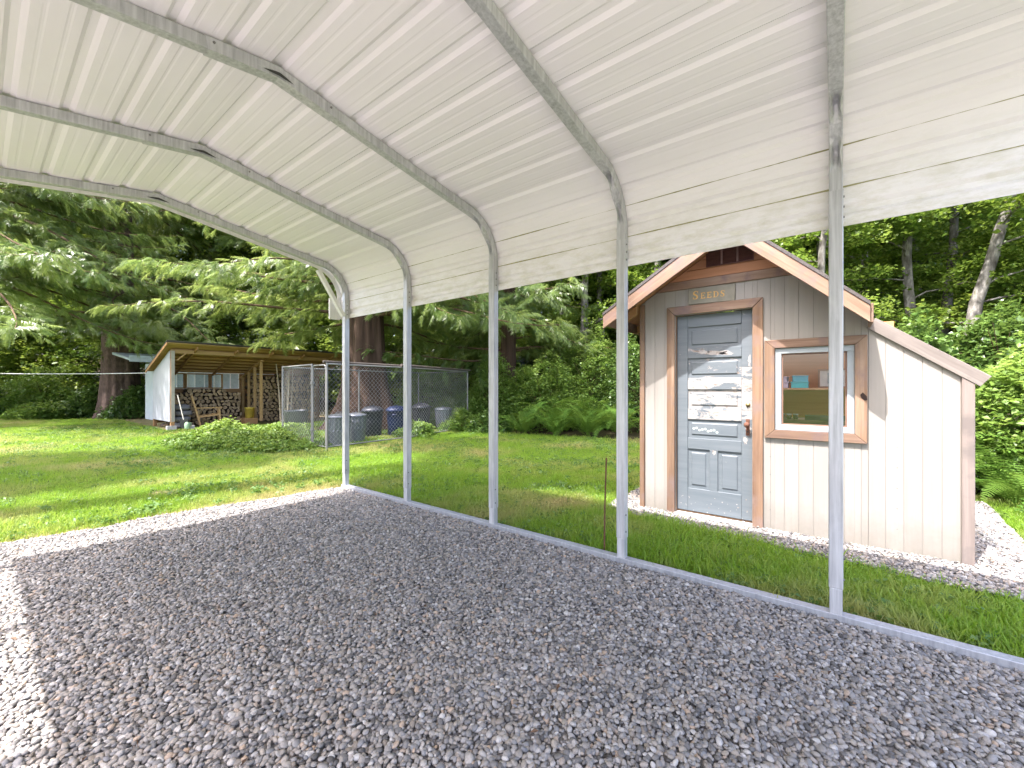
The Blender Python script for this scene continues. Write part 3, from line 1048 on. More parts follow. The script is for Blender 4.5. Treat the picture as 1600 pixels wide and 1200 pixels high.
# main roof and rake boards
XO = 3.93
for (y1, nm) in ((1.875, "roof_slope"), (-.195, "roof_slope")):
    zt = lambda q: AP[1] - (.61 if q > AP[0] else .915) * abs(q - AP[0])
    sky_ = y1 < 0                            # clear panel added to this unseen slope to light the workbench
    for xa, xb in (((XO - .012, 4.95), (5.50, 6.42)) if sky_ else ((XO - .012, 6.42),)):
        MB().prism([(AP[0], AP[1]), (y1, zt(y1)), (y1, zt(y1) - .028), (AP[0], AP[1] - .032)], xa, xb).build("roof_slope", M_SHINGLE, shed)
        MB().prism([(AP[0], AP[1] - .0325), (y1, zt(y1) - .0285), (y1, zt(y1) - .045), (AP[0], AP[1] - .049)], max(xa, XO + .02), min(xb, 6.40)).build("roof_deck", M_GABLE, shed)
    if sky_: MB().prism([(AP[0], AP[1] - .004), (y1, zt(y1) - .004), (y1, zt(y1) - .010), (AP[0], AP[1] - .010)], 4.951, 5.499).build("added_skylight", M_CLEAR, shed)
    # rake board
    sl = -1 if y1 > AP[0] else 1
    wv = .135
    mm = MB().prism([(AP[0], AP[1] - .032), (y1 - sl * .0, zt(y1) - .028), (y1, zt(y1) - .028 - wv * (1 if y1 > 0 else .93)), (AP[0], AP[1] - .032 - wv * 1.02)], 0, .020)
    # local frame along the board so the grain follows it
    p0 = Vector((XO - .006, AP[0], AP[1])); p1 = Vector((XO - .006, y1, zt(y1))); d = (p1 - p0).normalized(); xx = Vector((1, 0, 0)); zz = d.cross(xx).normalized()
    M4 = Matrix(((d.x, xx.x, zz.x, p0.x), (d.y, xx.y, zz.y, p0.y), (d.z, xx.z, zz.z, p0.z), (0, 0, 0, 1)))
    inv = M4.inverted()
    V = [tuple(inv @ Vector((v[0] + XO - .006, v[1], v[2]))) for v in mm.V]
    obj("rake_board", mesh_np("rake_board", V, mm.F, fix=True), M_CEDX, shed, M4, bevel=.003)
# rafter tails and eave board on the far-left eave
MB().box(XO + .03, 6.3, 1.845, 1.868, 1.90, 2.008).build("eave_board", M_CEDY, shed, bevel=.003)
for x in (4.20, 4.75, 5.3, 5.9):
    MB().prism([(1.63, 2.03), (1.84, 1.905), (1.84, 1.985), (1.63, 2.12)], x, x + .04).build("rafter_tail", M_LUMD, shed, bevel=.002)
MB().box(XO + .016, 6.40, -.214, -.197, roof_top(-.195) - .150, roof_top(-.195) - .012).build("eave_board", M_CEDY, shed, bevel=.003)
# lean-to: unseen slope assumed clear to let sun inside, grey rake board
def lt(q): return 1.815 - .767 * (-.22 - q)
p0 = Vector((XF - .012, -.215, lt(-.215) - .045)); p1 = Vector((XF - .012, -.815, lt(-.815) - .045))
board("lean_to_rake", p0, p1, .088, .022, (0, .6, .8), M_CEDG, shed)
MB().prism([(-.205, lt(-.205) - .004), (-.82, lt(-.82) - .004), (-.82, lt(-.82) - .010), (-.205, lt(-.205) - .010)], XF + .002, 6.25).build("assumed_lean_to_glazing", M_CLEAR, shed)
for x in (XF + .03, 4.95, 5.6, 6.17):
    MB().prism([(-.22, lt(-.22) - .011), (-.76, lt(-.76) - .011), (-.76, lt(-.76) - .055), (-.22, lt(-.22) - .055)], x, x + .035).build("lean_to_rafter", M_CEDGZ, shed)

# door casing (mitred), threshold, door
cx0, cx1 = XF - .022, XF + .012
oy0, oy1, oz1 = .508, 1.340, 2.070
m = MB().prism([(oy1, .012), (DOOR[1] + .004, .012), (DOOR[1] + .004, DOOR[3] + .001), (oy1, oz1)], cx0, cx1); m.build("door_casing", M_CEDZ, shed, bevel=.003)
m = MB().prism([(oy0, .012), (DOOR[0] - .004, .012), (DOOR[0] - .004, DOOR[3] + .001), (oy0, oz1)], cx0, cx1); m.build("door_casing", M_CEDZ, shed, bevel=.003)
m = MB().prism([(oy1 - .002, oz1 + .001), (DOOR[1] + .003, DOOR[3] + .004), (DOOR[0] - .003, DOOR[3] + .004), (oy0 + .002, oz1 + .001)], cx0, cx1); m.build("door_casing", M_CEDY, shed, bevel=.003)
for a, b in ((DOOR[0] - .0035, DOOR[0] + .003), (DOOR[1] - .003, DOOR[1] + .0035)):
    MB().box(XF + .0125, XF + .10, a, b, .012, DOOR[3]).build("door_jamb", M_CEDZ, shed)
MB().box(XF - .05, XF + .10, DOOR[0] + .0035, DOOR[1] - .0035, .012, .040).build("threshold", M_CONC, shed, bevel=.003)
DX = XF + .040
dy0, dy1, dz0, dz1 = DOOR[0] + .006, DOOR[1] - .006, .062, 1.980
door = MB().box(DX + .012, DX + .04, dy0, dy1, dz0, dz1).build("door", M_DOOR, shed)
sy0, sy1 = .684, 1.156


def dpart(nm, a, b, c, d, mat, x=DX, t=.0118): return MB().box(x, x + t, a, b, c, d).build(nm, mat, door, bevel=.0025)


dpart("stile", sy1, dy1, dz0, dz1, M_DOOR)
dpart("stile", dy0, sy0, dz0, .98, M_DOOR); dpart("stile", dy0, sy0, .981, 1.46, M_DOORB); dpart("stile", dy0, sy0, 1.461, dz1, M_DOOR)
rails = [(dz0, .285, M_DOOR), (.672, .778, M_DOOR), (.962, 1.066, M_DOORB), (1.254, 1.366, M_DOORB), (1.558, 1.655, M_DOORW), (1.864, dz1, M_DOOR)]
for a, b, mt in rails: dpart("rail", sy0 + .001, sy1 - .001, a, b, mt)
dpart("mullion", .885, .955, .2855, .6715, M_DOOR)
panels = [(.778, .962, M_DOOR), (1.066, 1.254, M_DOORB), (1.366, 1.558, M_DOORW), (1.655, 1.864, M_DOOR)]


def raised(a, b, c, d, mt):
    e = .038
    x0, x1 = DX + .0119, DX + .004
    V = [(x0, a, c), (x0, b, c), (x0, b, d), (x0, a, d), (x1, a + e, c + e), (x1, b - e, c + e), (x1, b - e, d - e), (x1, a + e, d - e)]
    V2 = [(x0, a + e * .75, c + e * .75), (x0, b - e * .75, c + e * .75), (x0, b - e * .75, d - e * .75), (x0, a + e * .75, d - e * .75)]
    F = [(4, 5, 6, 7), (8, 9, 5, 4), (9, 10, 6, 5), (10, 11, 7, 6), (11, 8, 4, 7), (0, 1, 9, 8), (1, 2, 10, 9), (2, 3, 11, 10), (3, 0, 8, 11)]
    obj("panel", mesh_np("panel", V + V2, F, fix=True), mt, door)


for a, b, mt in panels: raised(sy0 + .004, sy1 - .004, a + .004, b - .004, mt)
raised(.960, sy1 - .004, .290, .667, M_DOOR); raised(sy0 + .004, .880, .290, .667, M_DOOR)
# bits of primer showing through as thick flakes
rr = np.random.default_rng(5)
def flake(cy, cz, w, h, x=DX - .0008):
    n = 22; V = []
    for i in range(n):
        a = 2 * math.pi * i / n; r = 1 + .35 * rr.normal() * .6
        V.append((x, cy + math.cos(a) * w * max(.35, r), cz + math.sin(a) * h * max(.3, r)))
    obj("bare_patch", mesh_np("bare_patch", V, [tuple(range(n))]), M_PRIMER, door)
M_PRIMER = pm("old_primer", [(0.35, (0.38, 0.365, 0.345)), (0.58, (0.33, 0.305, 0.28)), (0.68, (0.20, 0.135, 0.10))], (1, 1, 1), 22, 0.7, rnd=0)
for a in ((.90, 1.602, .10, .022), (1.0, 1.612, .05, .014), (.82, 1.597, .06, .016), (.78, 1.325, .05, .012), (.915, .655, .016, .022), (.63, .88, .022, .05), (.655, .79, .016, .03), (.62, 1.52, .012, .05)): flake(*a)
for q in range(26): flake(rr.uniform(dy0 + .02, dy1 - .02), dz0 + abs(rr.normal(0.08, .06)), rr.uniform(.002, .007), rr.uniform(.002, .006))
M_DIRTY = flat("green_white_smear", (0.38, 0.43, 0.40))
for q in range(9):
    n = 9; cy = 1.10 - q * .026; cz = .872 + .010 * math.sin(q * 2.1) - q * .002
    obj("paint_smear", mesh_np("paint_smear", [(DX + .0032, cy + .013 * math.cos(6.283 * i / n), cz + .012 * math.sin(6.283 * i / n)) for i in range(n)], [tuple(range(n))]), M_DIRTY, door)
RY = Matrix.Rotation(math.radians(-90), 4, 'Y')
lk = MB().box(DX - .004, DX - .0005, .618, .650, .835, .985).build("lock_plate", M_RUST, door, bevel=.002)
kb = MB().lathe([(0, .052), (.016, .050), (.025, .040), (.024, .030), (.012, .022), (.010, 0)], 18)
kb.build("knob", M_RUST, lk, smooth=True, M=I3((DX - .004, .636, .935)) @ RY)
MB().lathe([(0, .010), (.017, .008), (.020, 0)], 18).build("lock_cylinder", M_BRASS, door, smooth=True, M=I3((DX, .632, 1.115)) @ RY)
MB().lathe([(0, .0004), (.007, .0004)], 10).build("keyhole", M_SLOT, lk, M=I3((DX - .0045, .636, .870)) @ RY)

# sign over the door
sy, sz = .931, 2.152
sign = MB().box(-.009, .009, -.203, .203, -.077, .077).build("sign_board", M_SIGN, None, bevel=.002, M=I3((XF - .0105, sy, sz)) @ Matrix.Rotation(math.radians(1.0), 4, 'X'))
tag(sign, "small grey-green sign reading SEEDS in gold letters above the shed door", "sign")
M_SGN = WM[sign.name]


def letter_E(h):
    s = h * .16; w = h * .72; t = h * .10
    out = [[(0, 0), (w * .30 + s, 0), (w * .30 + s, t * .7), (0, t * .7)], [(0, h - t * .7), (w * .30 + s, h - t * .7), (w * .30 + s, h), (0, h)],
           [(w * .15, t * .6), (w * .15 + s, t * .6), (w * .15 + s, h - t * .6), (w * .15, h - t * .6)],
           [(w * .3, 0), (w, 0), (w * 1.02, h * .26), (w * .93, h * .26), (w * .82, t), (w * .3, t)],
           [(w * .3, h), (w * .97, h), (w * .98, h * .77), (w * .90, h * .77), (w * .80, h - t), (w * .3, h - t)],
           [(w * .3, h * .47), (w * .66, h * .47), (w * .68, h * .36), (w * .75, h * .36), (w * .75, h * .68), (w * .68, h * .68), (w * .66, h * .56), (w * .3, h * .56)]]
    return out, w


def letter_D(h):
    s = h * .16; w = h * .86; t = h * .07
    out = [[(0, 0), (w * .42, 0), (w * .42, t), (0, t)], [(0, h - t), (w * .42, h - t), (w * .42, h), (0, h)],
           [(w * .13, t), (w * .13 + s, t), (w * .13 + s, h - t), (w * .13, h - t)]]
    n = 18
    for i in range(n):
        a0 = -math.pi / 2 + math.pi * i / n; a1 = -math.pi / 2 + math.pi * (i + 1) / n
        P = lambda a, k: (w * .40 + (w * .58 - k * s * (math.cos(a) ** .5 if math.cos(a) > 0 else 0)) * math.cos(a), h / 2 + (h / 2 - k * t) * math.sin(a))
        out.append([P(a0, 0), P(a1, 0), P(a1, 1), P(a0, 1)])
    return out, w


def letter_S(h):
    w = h * .66
    pts = [(.90, .74), (.82, .90), (.62, .985), (.40, .97), (.22, .88), (.17, .74), (.24, .62), (.42, .54), (.62, .47), (.79, .37), (.83, .24), (.74, .10), (.55, .03), (.34, .03), (.17, .11), (.09, .27)]
    wd = [.04, .06, .07, .09, .13, .16, .17, .19, .19, .17, .16, .13, .09, .07, .06, .04]
    P = []; W = []
    for k in range(60):
        t = k / 59 * (len(pts) - 1); i = min(int(t), len(pts) - 2); f = t - i
        P.append((np.interp(t, range(16), [q[0] for q in pts]), np.interp(t, range(16), [q[1] for q in pts]))); W.append(np.interp(t, range(16), wd))
    P = np.array(P)
    for _ in range(3): P[1:-1] = (P[:-2] + P[1:-1] * 2 + P[2:]) / 4
    P = P * [w, h]
    T = np.gradient(P, axis=0); T /= np.linalg.norm(T, axis=1)[:, None]; Nn = np.stack([-T[:, 1], T[:, 0]], -1)
    W = np.array(W) * h * .5
    L = P + Nn * W[:, None]; R = P - Nn * W[:, None]
    out = [[tuple(L[i]), tuple(L[i + 1]), tuple(R[i + 1]), tuple(R[i])] for i in range(59)]
    for (a, b, c, d) in ((.86, .70, .93, 1.0), (.06, 0.0, .13, .31)): out.append([(a * w, b * h), (c * w, b * h), (c * w, d * h), (a * w, d * h)])
    return out, w


cur = -.163
for ch, h in (("S", .078), ("E", .056), ("E", .056), ("D", .056), ("S", .056)):
    polys, w = {"S": letter_S, "E": letter_E, "D": letter_D}[ch](h)
    m = MB(); q = 0
    for p in polys:
        m.prism([(-(cur + a), b - .031) for a, b in p], -.0112 - .00012 * (q % 5), -.0091); q += 1
    obj("letter", mesh_np("letter", m.V, m.F, fix=True), M_GOLD, sign, M_SGN)
    cur += w + h * .26

# window: mitred cedar surround, pale frame, pane
ty0, ty1, tz0, tz1 = -.194, .4965, .833, 1.684
iy0, iy1, iz0, iz1 = WIN
for poly, mt in (([(ty1, tz0), (iy1, iz0), (iy1, iz1), (ty1, tz1)], M_CEDZ), ([(ty0, tz0), (iy0, iz0), (iy0, iz1), (ty0, tz1)], M_CEDZ),
                 ([(ty0, tz1 + .001), (iy0, iz1 + .001), (iy1, iz1 + .001), (ty1, tz1 + .001)], M_CEDY), ([(ty0, tz0 - .001), (iy0, iz0 - .001), (iy1, iz0 - .001), (ty1, tz0 - .001)], M_CEDY)):
    MB().prism(poly, XF - .024, XF + .012).build("window_casing", mt, shed, bevel=.003)
wf = empty("window", (XF + .03, .15, 1.26), parent=shed)
fw = .047
for a, b, c, d in ((iy0 + .001, iy1 - .001, iz0 + .001, iz0 + fw), (iy0 + .001, iy1 - .001, iz1 - fw, iz1 - .001), (iy0 + .001, iy0 + fw, iz0 + fw + .0005, iz1 - fw - .0005), (iy1 - fw, iy1 - .001, iz0 + fw + .0005, iz1 - fw - .0005)):
    MB().box(XF - .004, XF + .05, a, b, c, d).build("frame", M_WINFR, wf, bevel=.002)
for a, b, c, d in ((iy0 + fw, iy1 - fw, iz0 + fw, iz0 + fw + .012), (iy0 + fw, iy1 - fw, iz1 - fw - .012, iz1 - fw), (iy0 + fw, iy0 + fw + .012, iz0 + fw + .0125, iz1 - fw - .0125), (iy1 - fw - .012, iy1 - fw, iz0 + fw + .0125, iz1 - fw - .0125)):
    MB().box(XF + .012, XF + .034, a + .0002, b - .0002, c + .0002, d - .0002).build("stop_bead", flat("bead_brown", (0.22, 0.13, 0.09)), wf)
MB().box(XF + .020, XF + .024, iy0 + fw + .0005, iy1 - fw - .0005, iz0 + fw + .0005, iz1 - fw - .0005).build("pane", M_GLASS, wf)
MB().prism([(-.150, 1.215), (-.166, 1.235), (-.19, 1.205), (-.193, 1.175), (-.178, 1.17), (-.158, 1.19)], XF - .0252, XF - .0235).build("knot_hole", flat("knot_dark", (0.03, 0.015, 0.01)), shed)

# things on the shelves inside
MB().box(5.86, 6.154, -.30, 1.55, 1.245, 1.268).build("shelf", M_SHELF, shed, bevel=.002)
MB().box(5.60, 6.154, -.30, 1.55, .885, .915).build("workbench_top", M_DARKW, shed, bevel=.002)
for yy in (-.28, .6, 1.5): MB().box(5.62, 5.68, yy, yy + .05, .05, .8845).build("workbench_leg", M_DARKW, shed)
MB().box(5.60, 5.63, -.23, 1.495, .78, .8845).build("workbench_apron", M_DARKW, shed)


def small_box(name, c, s, mat, label, cat, rz=0, group=None, lid=None):
    e = empty(name, c, label, cat, group)
    R = I3(c) @ Matrix.Rotation(rz, 4, 'Z')
    MB().box(-s[0] / 2, s[0] / 2, -s[1] / 2, s[1] / 2, 0, s[2] * .8).build("body", mat, e, bevel=.004, seg=2, M=R)
    MB().box(-s[0] / 2 - .004, s[0] / 2 + .004, -s[1] / 2 - .004, s[1] / 2 + .004, s[2] * .8005, s[2]).build("lid", lid or mat, e, bevel=.004, seg=2, M=R)


teal = flat("teal_plastic", (0.06, 0.34, 0.38), 0.4); teal2 = flat("deep_teal_plastic", (0.05, 0.26, 0.34), 0.4); lav = flat("lilac_card", (0.42, 0.33, 0.42))
small_box("storage_box", (5.98, .515, 1.268), (.16, .135, .075), lav, "lilac box, lower one beside the teal boxes on the shed shelf", "box")
small_box("storage_box", (5.98, .335, 1.268), (.16, .165, .075), teal, "teal box on the shed shelf, nearest to the framed picture", "box")
small_box("storage_box", (5.98, .335, 1.3435), (.16, .15, .07), teal2, "teal box stacked on top of another teal box inside the shed window", "box", .1)
small_box("storage_box", (5.98, .515, 1.3435), (.15, .12, .06), lav, "lilac box stacked on top of another lilac box inside the shed window", "box", -.08)
pf = empty("picture_frame", (6.05, .03, 1.2685), "white framed picture leaning on the shelf inside the shed window", "picture")
MB().box(6.045, 6.06, -.10, .155, 1.269, 1.485).build("backing", flat("picture_mount", (0.78, 0.74, 0.70)), pf)
for a, b, c, d in ((-.11, .165, 1.269, 1.287), (-.11, .165, 1.470, 1.488), (-.11, -.092, 1.2875, 1.4695), (.147, .165, 1.2875, 1.4695)):
    MB().box(6.030, 6.066, a, b, c, d).build("frame", flat("picture_frame_brown", (0.36, 0.19, 0.12)), pf)
MB().box(6.042, 6.0445, -.055, .075, 1.32, 1.445).build("print", flat("picture_print", (0.22, 0.34, 0.42), var=.5), pf)
for i in range(4):
    cup = empty("seed_cup", (5.68, .545 - i * .062, .915), ("cup with a pale rim at the door end of the row on the shed workbench", "second cup from the door end on the shed workbench", "third cup from the door end on the shed workbench", "last cup of the row, next to the black seed tray")[i], "cup", "row of cups on the shed workbench")
    MB().lathe([(0.001, 0), (.020, 0), (.025, .055), (.022, .055), (.018, .006), (.001, .006)], 16).build("body", M_DARKW, cup, smooth=True, M=I3((5.68, .545 - i * .062, .915)))
    MB().lathe([(.021, .055), (.026, .055), (.026, .060), (.021, .060), (.021, .055)], 16).build("rim", flat("cup_rim", (0.7, 0.68, 0.64)), cup, M=I3((5.68, .545 - i * .062, .9155)))
tr = empty("seed_tray", (5.70, .02, .9155), "long black seed tray on the workbench inside the shed window", "tray")
MB().box(5.63, 5.80, -.22, .27, .9155, .925).build("base", M_SLOT, tr)
for a, b, c, d in ((5.63, 5.637, -.22, .27), (5.793, 5.80, -.22, .27), (5.6371, 5.7929, -.22, -.213), (5.6371, 5.7929, .263, .27)): MB().box(a, b, c, d, .9252, .965).build("side", M_SLOT, tr)

# rusty stake beside the base rail
stk = MB().tube([(2.955, 1.40, -.05), (2.958, 1.397, .35), (2.966, 1.388, .735)], .006, 7).build("iron_stake", M_RUST, None)
tag(stk, "thin rusty iron rod standing upright in the grass beside a carport post", "stake")

# ------------------------------------------------------------------ woodshed
WX0, WX1, WY0, WY1 = 3.64, 9.30, 15.90, 18.00
ws = empty("woodshed", (6.4, 16.9, 0), "open-fronted timber woodshed with white end wall and sloping roof under the trees", "woodshed")


def wroof(y): return 2.52 - (y - WY0) * (2.52 - 1.86) / (WY1 - WY0)


for i in range(4):
    a = WY0 + .06 + i * .49; b = a + .486
    m = MB().prism([(a, .24), (b, .24), (b, wroof(b) - .10), (a, wroof(a) - .10)], WX0 - .012, WX0 + .006)
    m.build("wall_panel", M_WPANEL, ws, bevel=.002)
for y in (WY0, WY1 - .09):
    for x in (WX0 + .01, WX1 - .1):
        MB().box(x, x + .09, y, y + .09, .0 if y > 17 else .12, wroof(y + .045) - .075).build("post", M_LUMD, ws, bevel=.004)
MB().box(WX0 + .01, WX0 + .10, WY0 - .004, WY0 + .0, .24, 2.40).build("end_trim", flat("grey_end_trim", (0.40, 0.36, 0.30)), ws)
# roof: boards seen from below, dark covering above, end fascia
nb = 11
for i in range(nb):
    y0 = WY0 - .30 + i * (WY1 + .40 - WY0) / nb; y1 = y0 + (WY1 + .40 - WY0) / nb - .016
    p0 = Vector((WX0 - .14, (y0 + y1) / 2, wroof((y0 + y1) / 2))); p1 = Vector((WX1 + .2, (y0 + y1) / 2, wroof((y0 + y1) / 2)))
    board("roof_board", p0, p1, y1 - y0, .024, (0, 1, -.314), M_LUMB if i < 4 else M_LUMD, ws)
V = []
m = MB().prism([(WY0 - .33, wroof(WY0 - .33) + .016), (WY1 + .14, wroof(WY1 + .14) + .016), (WY1 + .14, wroof(WY1 + .14) + .06), (WY0 - .33, wroof(WY0 - .33) + .06)], WX0 - .16, WX1 + .22)
m.build("roof_covering", M_ROOFD, ws)
for y in np.linspace(WY0 + .12, WY1 - .22, 7):
    board("purlin", (WX0 + .02, y, wroof(y) - .045), (WX1 + .1, y, wroof(y) - .045), .062, .04, (0, 0, 1), M_LUMB, ws)
for x in np.arange(WX0 + .6, WX1, 1.1):
    board("rafter", (x, WY0 - .28, wroof(WY0 - .28) - .115), (x, WY1, wroof(WY1) - .115), .075, .04, (0, .3, 1), M_LUMD, ws)
board("header", (WX0 + .105, WY0 + .03, wroof(WY0) - .135), (WX1, WY0 + .03, wroof(WY0) - .135), .11, .04, (0, 0, 1), M_LUMB, ws)
board("end_fascia", (WX0 - .155, WY0 - .30, wroof(WY0 - .3) - .03), (WX0 - .155, WY1 + .1, wroof(WY1 + .1) - .03), .075, .02, (0, .3, 1), M_LUMD, ws)
board("knee_brace", (WX0 + .16, WY0 + .02, 2.12), (WX0 + .40, WY0 + .02, 2.36), .07, .035, (0, 1, 0), M_LUMB, ws)
# back wall with a band of windows
MB().box(WX0 + .11, WX1, WY1 - .004, WY1 + .012, .1, 1.24).build("back_wall", M_LUMD, ws)
MB().box(6.2, WX1, WY1 - .004, WY1 + .012, 1.2405, 1.80).build("back_wall", M_LUMD, ws)
wb = [3.74, 4.52, 5.26, 5.66]
for a, b in zip(wb, wb[1:]):
    w = empty("window", ((a + b) / 2, WY1, 1.5), parent=ws)
    for q in ((a + .004, b - .004, 1.245, 1.285), (a + .004, b - .004, 1.745, 1.785), (a + .004, a + .05, 1.2855, 1.7445), (b - .05, b - .004, 1.2855, 1.7445)):
        MB().box(q[0], q[1], WY1 - .03, WY1 + .02, q[2], q[3]).build("frame", M_LUMD, w)
    MB().box(a + .051, b - .051, WY1, WY1 + .004, 1.286, 1.744).build("pane", M_CLEAR, w)
# partition of studs
for y in (16.02, 16.55, 17.1, 17.65):
    MB().box(6.165, 6.255, y, y + .042, .1, wroof(y) - .30).build("stud", M_LUMB, ws, bevel=.003)
board("top_plate", (6.21, 15.95, wroof(15.95) - .275), (6.21, 17.95, wroof(17.95) - .275), .045, .09, (0, .3, 1), M_LUMB, ws)
for (x, y) in ((3.66, 15.93), (4.05, 15.72)):
    b = empty("concrete_block", (x, y, 0), "grey hollow concrete block under the woodshed corner post" if y > 15.8 else "loose grey concrete block in the grass beside the woodshed corner", "block")
    bz = MB()
    for q in ((-.2, .2, -.095, -.065), (-.2, .2, .065, .095), (-.2, -.17, -.0649, .0649), (-.015, .015, -.0649, .0649), (.17, .2, -.0649, .0649)): bz.box(q[0] * .55, q[1] * .55, q[2], q[3], 0, .12)
    bz.build("shell", M_CONC, b, M=I3((x, y, -.005)) @ Matrix.Rotation(.2 if y < 15.8 else 0, 4, 'Z'))

M_LOGEND = pm("cut_log_end", [(0.3, (0.34, 0.22, 0.12)), (0.7, (0.58, 0.42, 0.25))], scale=14, rnd=0.25)
M_BARK = pm("log_bark", [(0.3, (0.07, 0.05, 0.035)), (0.7, (0.17, 0.12, 0.085))], scale=16, rnd=0.2)
logs = []
for k in range(7):
    r = np.random.default_rng(k + 50); V = []
    if k < 4:
        a0 = r.uniform(0, 6); pts = [(.0, .0)] + [(.105 * math.cos(a0 + t), .105 * math.sin(a0 + t)) for t in np.linspace(0, r.uniform(1.4, 2.4), 5)]
        c = np.mean(pts, 0); pts = [(p[0] - c[0], p[1] - c[1]) for p in pts]
    else:
        pts = [(.068 * r.uniform(.85, 1.12) * math.cos(t), .068 * r.uniform(.85, 1.12) * math.sin(t)) for t in np.linspace(0, 6.283, 9)[:-1]]
    n = len(pts)
    V = [(x, 0, z) for x, z in pts] + [(x * 1.03, .42, z * 1.03) for x, z in pts]
    F = [tuple(range(n)), tuple(range(2 * n - 1, n - 1, -1))] + [(i, (i + 1) % n, (i + 1) % n + n, i + n) for i in range(n)]
    me = mesh_np("log", V, F, fix=True); me.materials.append(M_LOGEND); me.materials.append(M_BARK)
    me.polygons.foreach_set("material_index", np.array([0, 0] + ([1] * n), dtype=np.int32)); logs.append(me)


def stack(x0, x1, y, z0, z1, label, top):
    s = empty("firewood_stack", ((x0 + x1) / 2, y + .2, z0), label, "firewood")
    r = np.random.default_rng(int(x0 * 10)); z = z0 + .06; row = 0
    while z < z1:
        x = x0 + .07 + (.07 if row % 2 else 0)
        while x < x1 - .05:
            if z < z0 + (z1 - z0) * top((x - x0) / (x1 - x0)):
                obj("log", logs[r.integers(0, 7)], None, s, I3((x, y + r.uniform(-.05, .05), z + r.uniform(-.012, .012))) @ Matrix.Rotation(r.uniform(0, 6.28), 4, 'Y') @ Matrix.Scale(r.uniform(.85, 1.12), 4))
            x += r.uniform(.125, .165)
        z += .122; row += 1


stack(3.78, 6.10, 17.38, .0, 1.26, "low stack of split firewood along the back below the woodshed windows", lambda t: .95 - .12 * math.sin(t * 9) * .5)
stack(6.30, 8.9, 17.30, .0, 1.90, "tall stack of split firewood in the bay beyond the stud partition", lambda t: .97 - .1 * abs(math.sin(t * 7)))

# loose things in and round the woodshed
ch = empty("wooden_armchair", (4.75, 16.35, 0), "slatted wooden armchair with a leaning back inside the woodshed", "chair")
MC = I3((4.62, 16.35, 0.0)) @ Matrix.Rotation(math.radians(-12), 4, 'Z')


def cb(nm, p0, p1, w, t, up=(0, 0, 1)):
    m = MB().bar(p0, p1, w, t, up); m.build(nm, M_LUMB, ch, bevel=.003, M=MC)


for sy in (-.27, .27):
    cb("leg", (-.10, sy, 0), (-.34, sy, 1.02), .035, .05, (1, 0, 0)); cb("leg", (.42, sy, 0), (.38, sy, .60), .035, .05, (1, 0, 0))
    cb("armrest", (-.26, sy, .615), (.46, sy, .62), .07, .022)
    cb("side_rail", (-.16, sy, .33), (.40, sy, .40), .03, .05)
for q in range(5): cb("seat_slat", (-.10 + q * .115, -.26, .375 + q * .012), (-.10 + q * .115, .26, .375 + q * .012), .085, .018)
for q in range(5): cb("back_slat", (-.165, -.19 + q * .095, .40), (-.325, -.19 + q * .095, 1.0), .06, .014, (1, 0, .2))
cb("crest_rail", (-.335, -.27, 1.0), (-.335, .27, 1.0), .03, .06)
cb("stretcher", (.40, -.25, .2), (.40, .25, .2), .03, .04)
jug = empty("plastic_jug", (3.98, 15.62, 0), "pale green plastic jug by the woodshed corner", "jug")
MB().lathe([(.001, 0), (.07, 0), (.075, .02), (.075, .17), (.06, .20), (.025, .235), (.022, .26), (.001, .26)], 16, (3.98, 15.62, 0)).build("body", flat("green_plastic", (0.30, 0.44, 0.26), .4), jug, smooth=True)
MB().lathe([(.026, .2605), (.026, .285), (.001, .285)], 12, (3.98, 15.62, 0)).build("cap", flat("jug_cap", (0.6, 0.6, 0.55)), jug)
MB().tube([(3.98 + .04, 15.60, .215), (3.98 + .085, 15.58, .20), (3.98 + .08, 15.585, .12)], .010, 6).build("handle", flat("green_plastic_handle", (0.30, 0.44, 0.26), .4), jug)
sp = empty("spade", (3.86, 15.75, 0), "spade with a pale shaft leaning on the woodshed corner post", "spade")
MB().tube([(3.90, 15.66, .30), (3.80, 15.86, 1.05)], .014, 8).build("shaft", flat("pale_shaft", (0.62, 0.58, 0.5)), sp)
MB().prism([(-.11, .30), (.11, .30), (.11, .06), (0.0, -.02), (-.11, .06)], -.006, .006).build("blade", flat("spade_blade", (0.06, 0.06, 0.06), .4, .6), sp, M=I3((3.91, 15.65, .03)) @ Matrix.Rotation(.9, 4, 'Z'))
bg = empty("stacked_bag", (4.06, 16.55, 0), "pile of grey filled sacks beside the armchair in the woodshed", "sacks")
for i in range(4):
    me = bpy.data.meshes.new("sack"); bm = bmesh.new(); bmesh.ops.create_uvsphere(bm, u_segments=20, v_segments=12, radius=1)
    for v in bm.verts:
        p = v.co; e = 0.55
        v.co = Vector((math.copysign(abs(p.x) ** e, p.x) * .24, math.copysign(abs(p.y) ** e, p.y) * .30, math.copysign(abs(p.z) ** .7, p.z) * .095))
    bm.to_mesh(me); bm.free(); me.polygons.foreach_set("use_smooth", np.ones(len(me.polygons), dtype=bool))
    obj("sack", me, flat("grey_sack", (0.20, 0.19, 0.20)), bg, I3((4.06 + .015 * (-1) ** i, 16.55, .095 + i * .185)) @ Matrix.Rotation(.06 * (-1) ** i, 4, 'Z'))
bk = empty("bucket", (5.92, 16.25, 0), "yellow bucket standing beside the stud partition of the woodshed", "bucket")
MB().lathe([(.001, 0), (.13, 0), (.155, .36), (.165, .36), (.165, .33), (.15, .33)], 20, (5.92, 16.25, .22)).build("body", flat("yellow_plastic", (0.62, 0.46, 0.08), .4), bk, smooth=True)
MB().tube([(5.92 + .16 * math.cos(a), 16.25 + .02, .22 + .33 - .16 * math.sin(a)) for a in np.linspace(0, math.pi, 9)], .005, 5).build("handle", M_GALVD, bk)
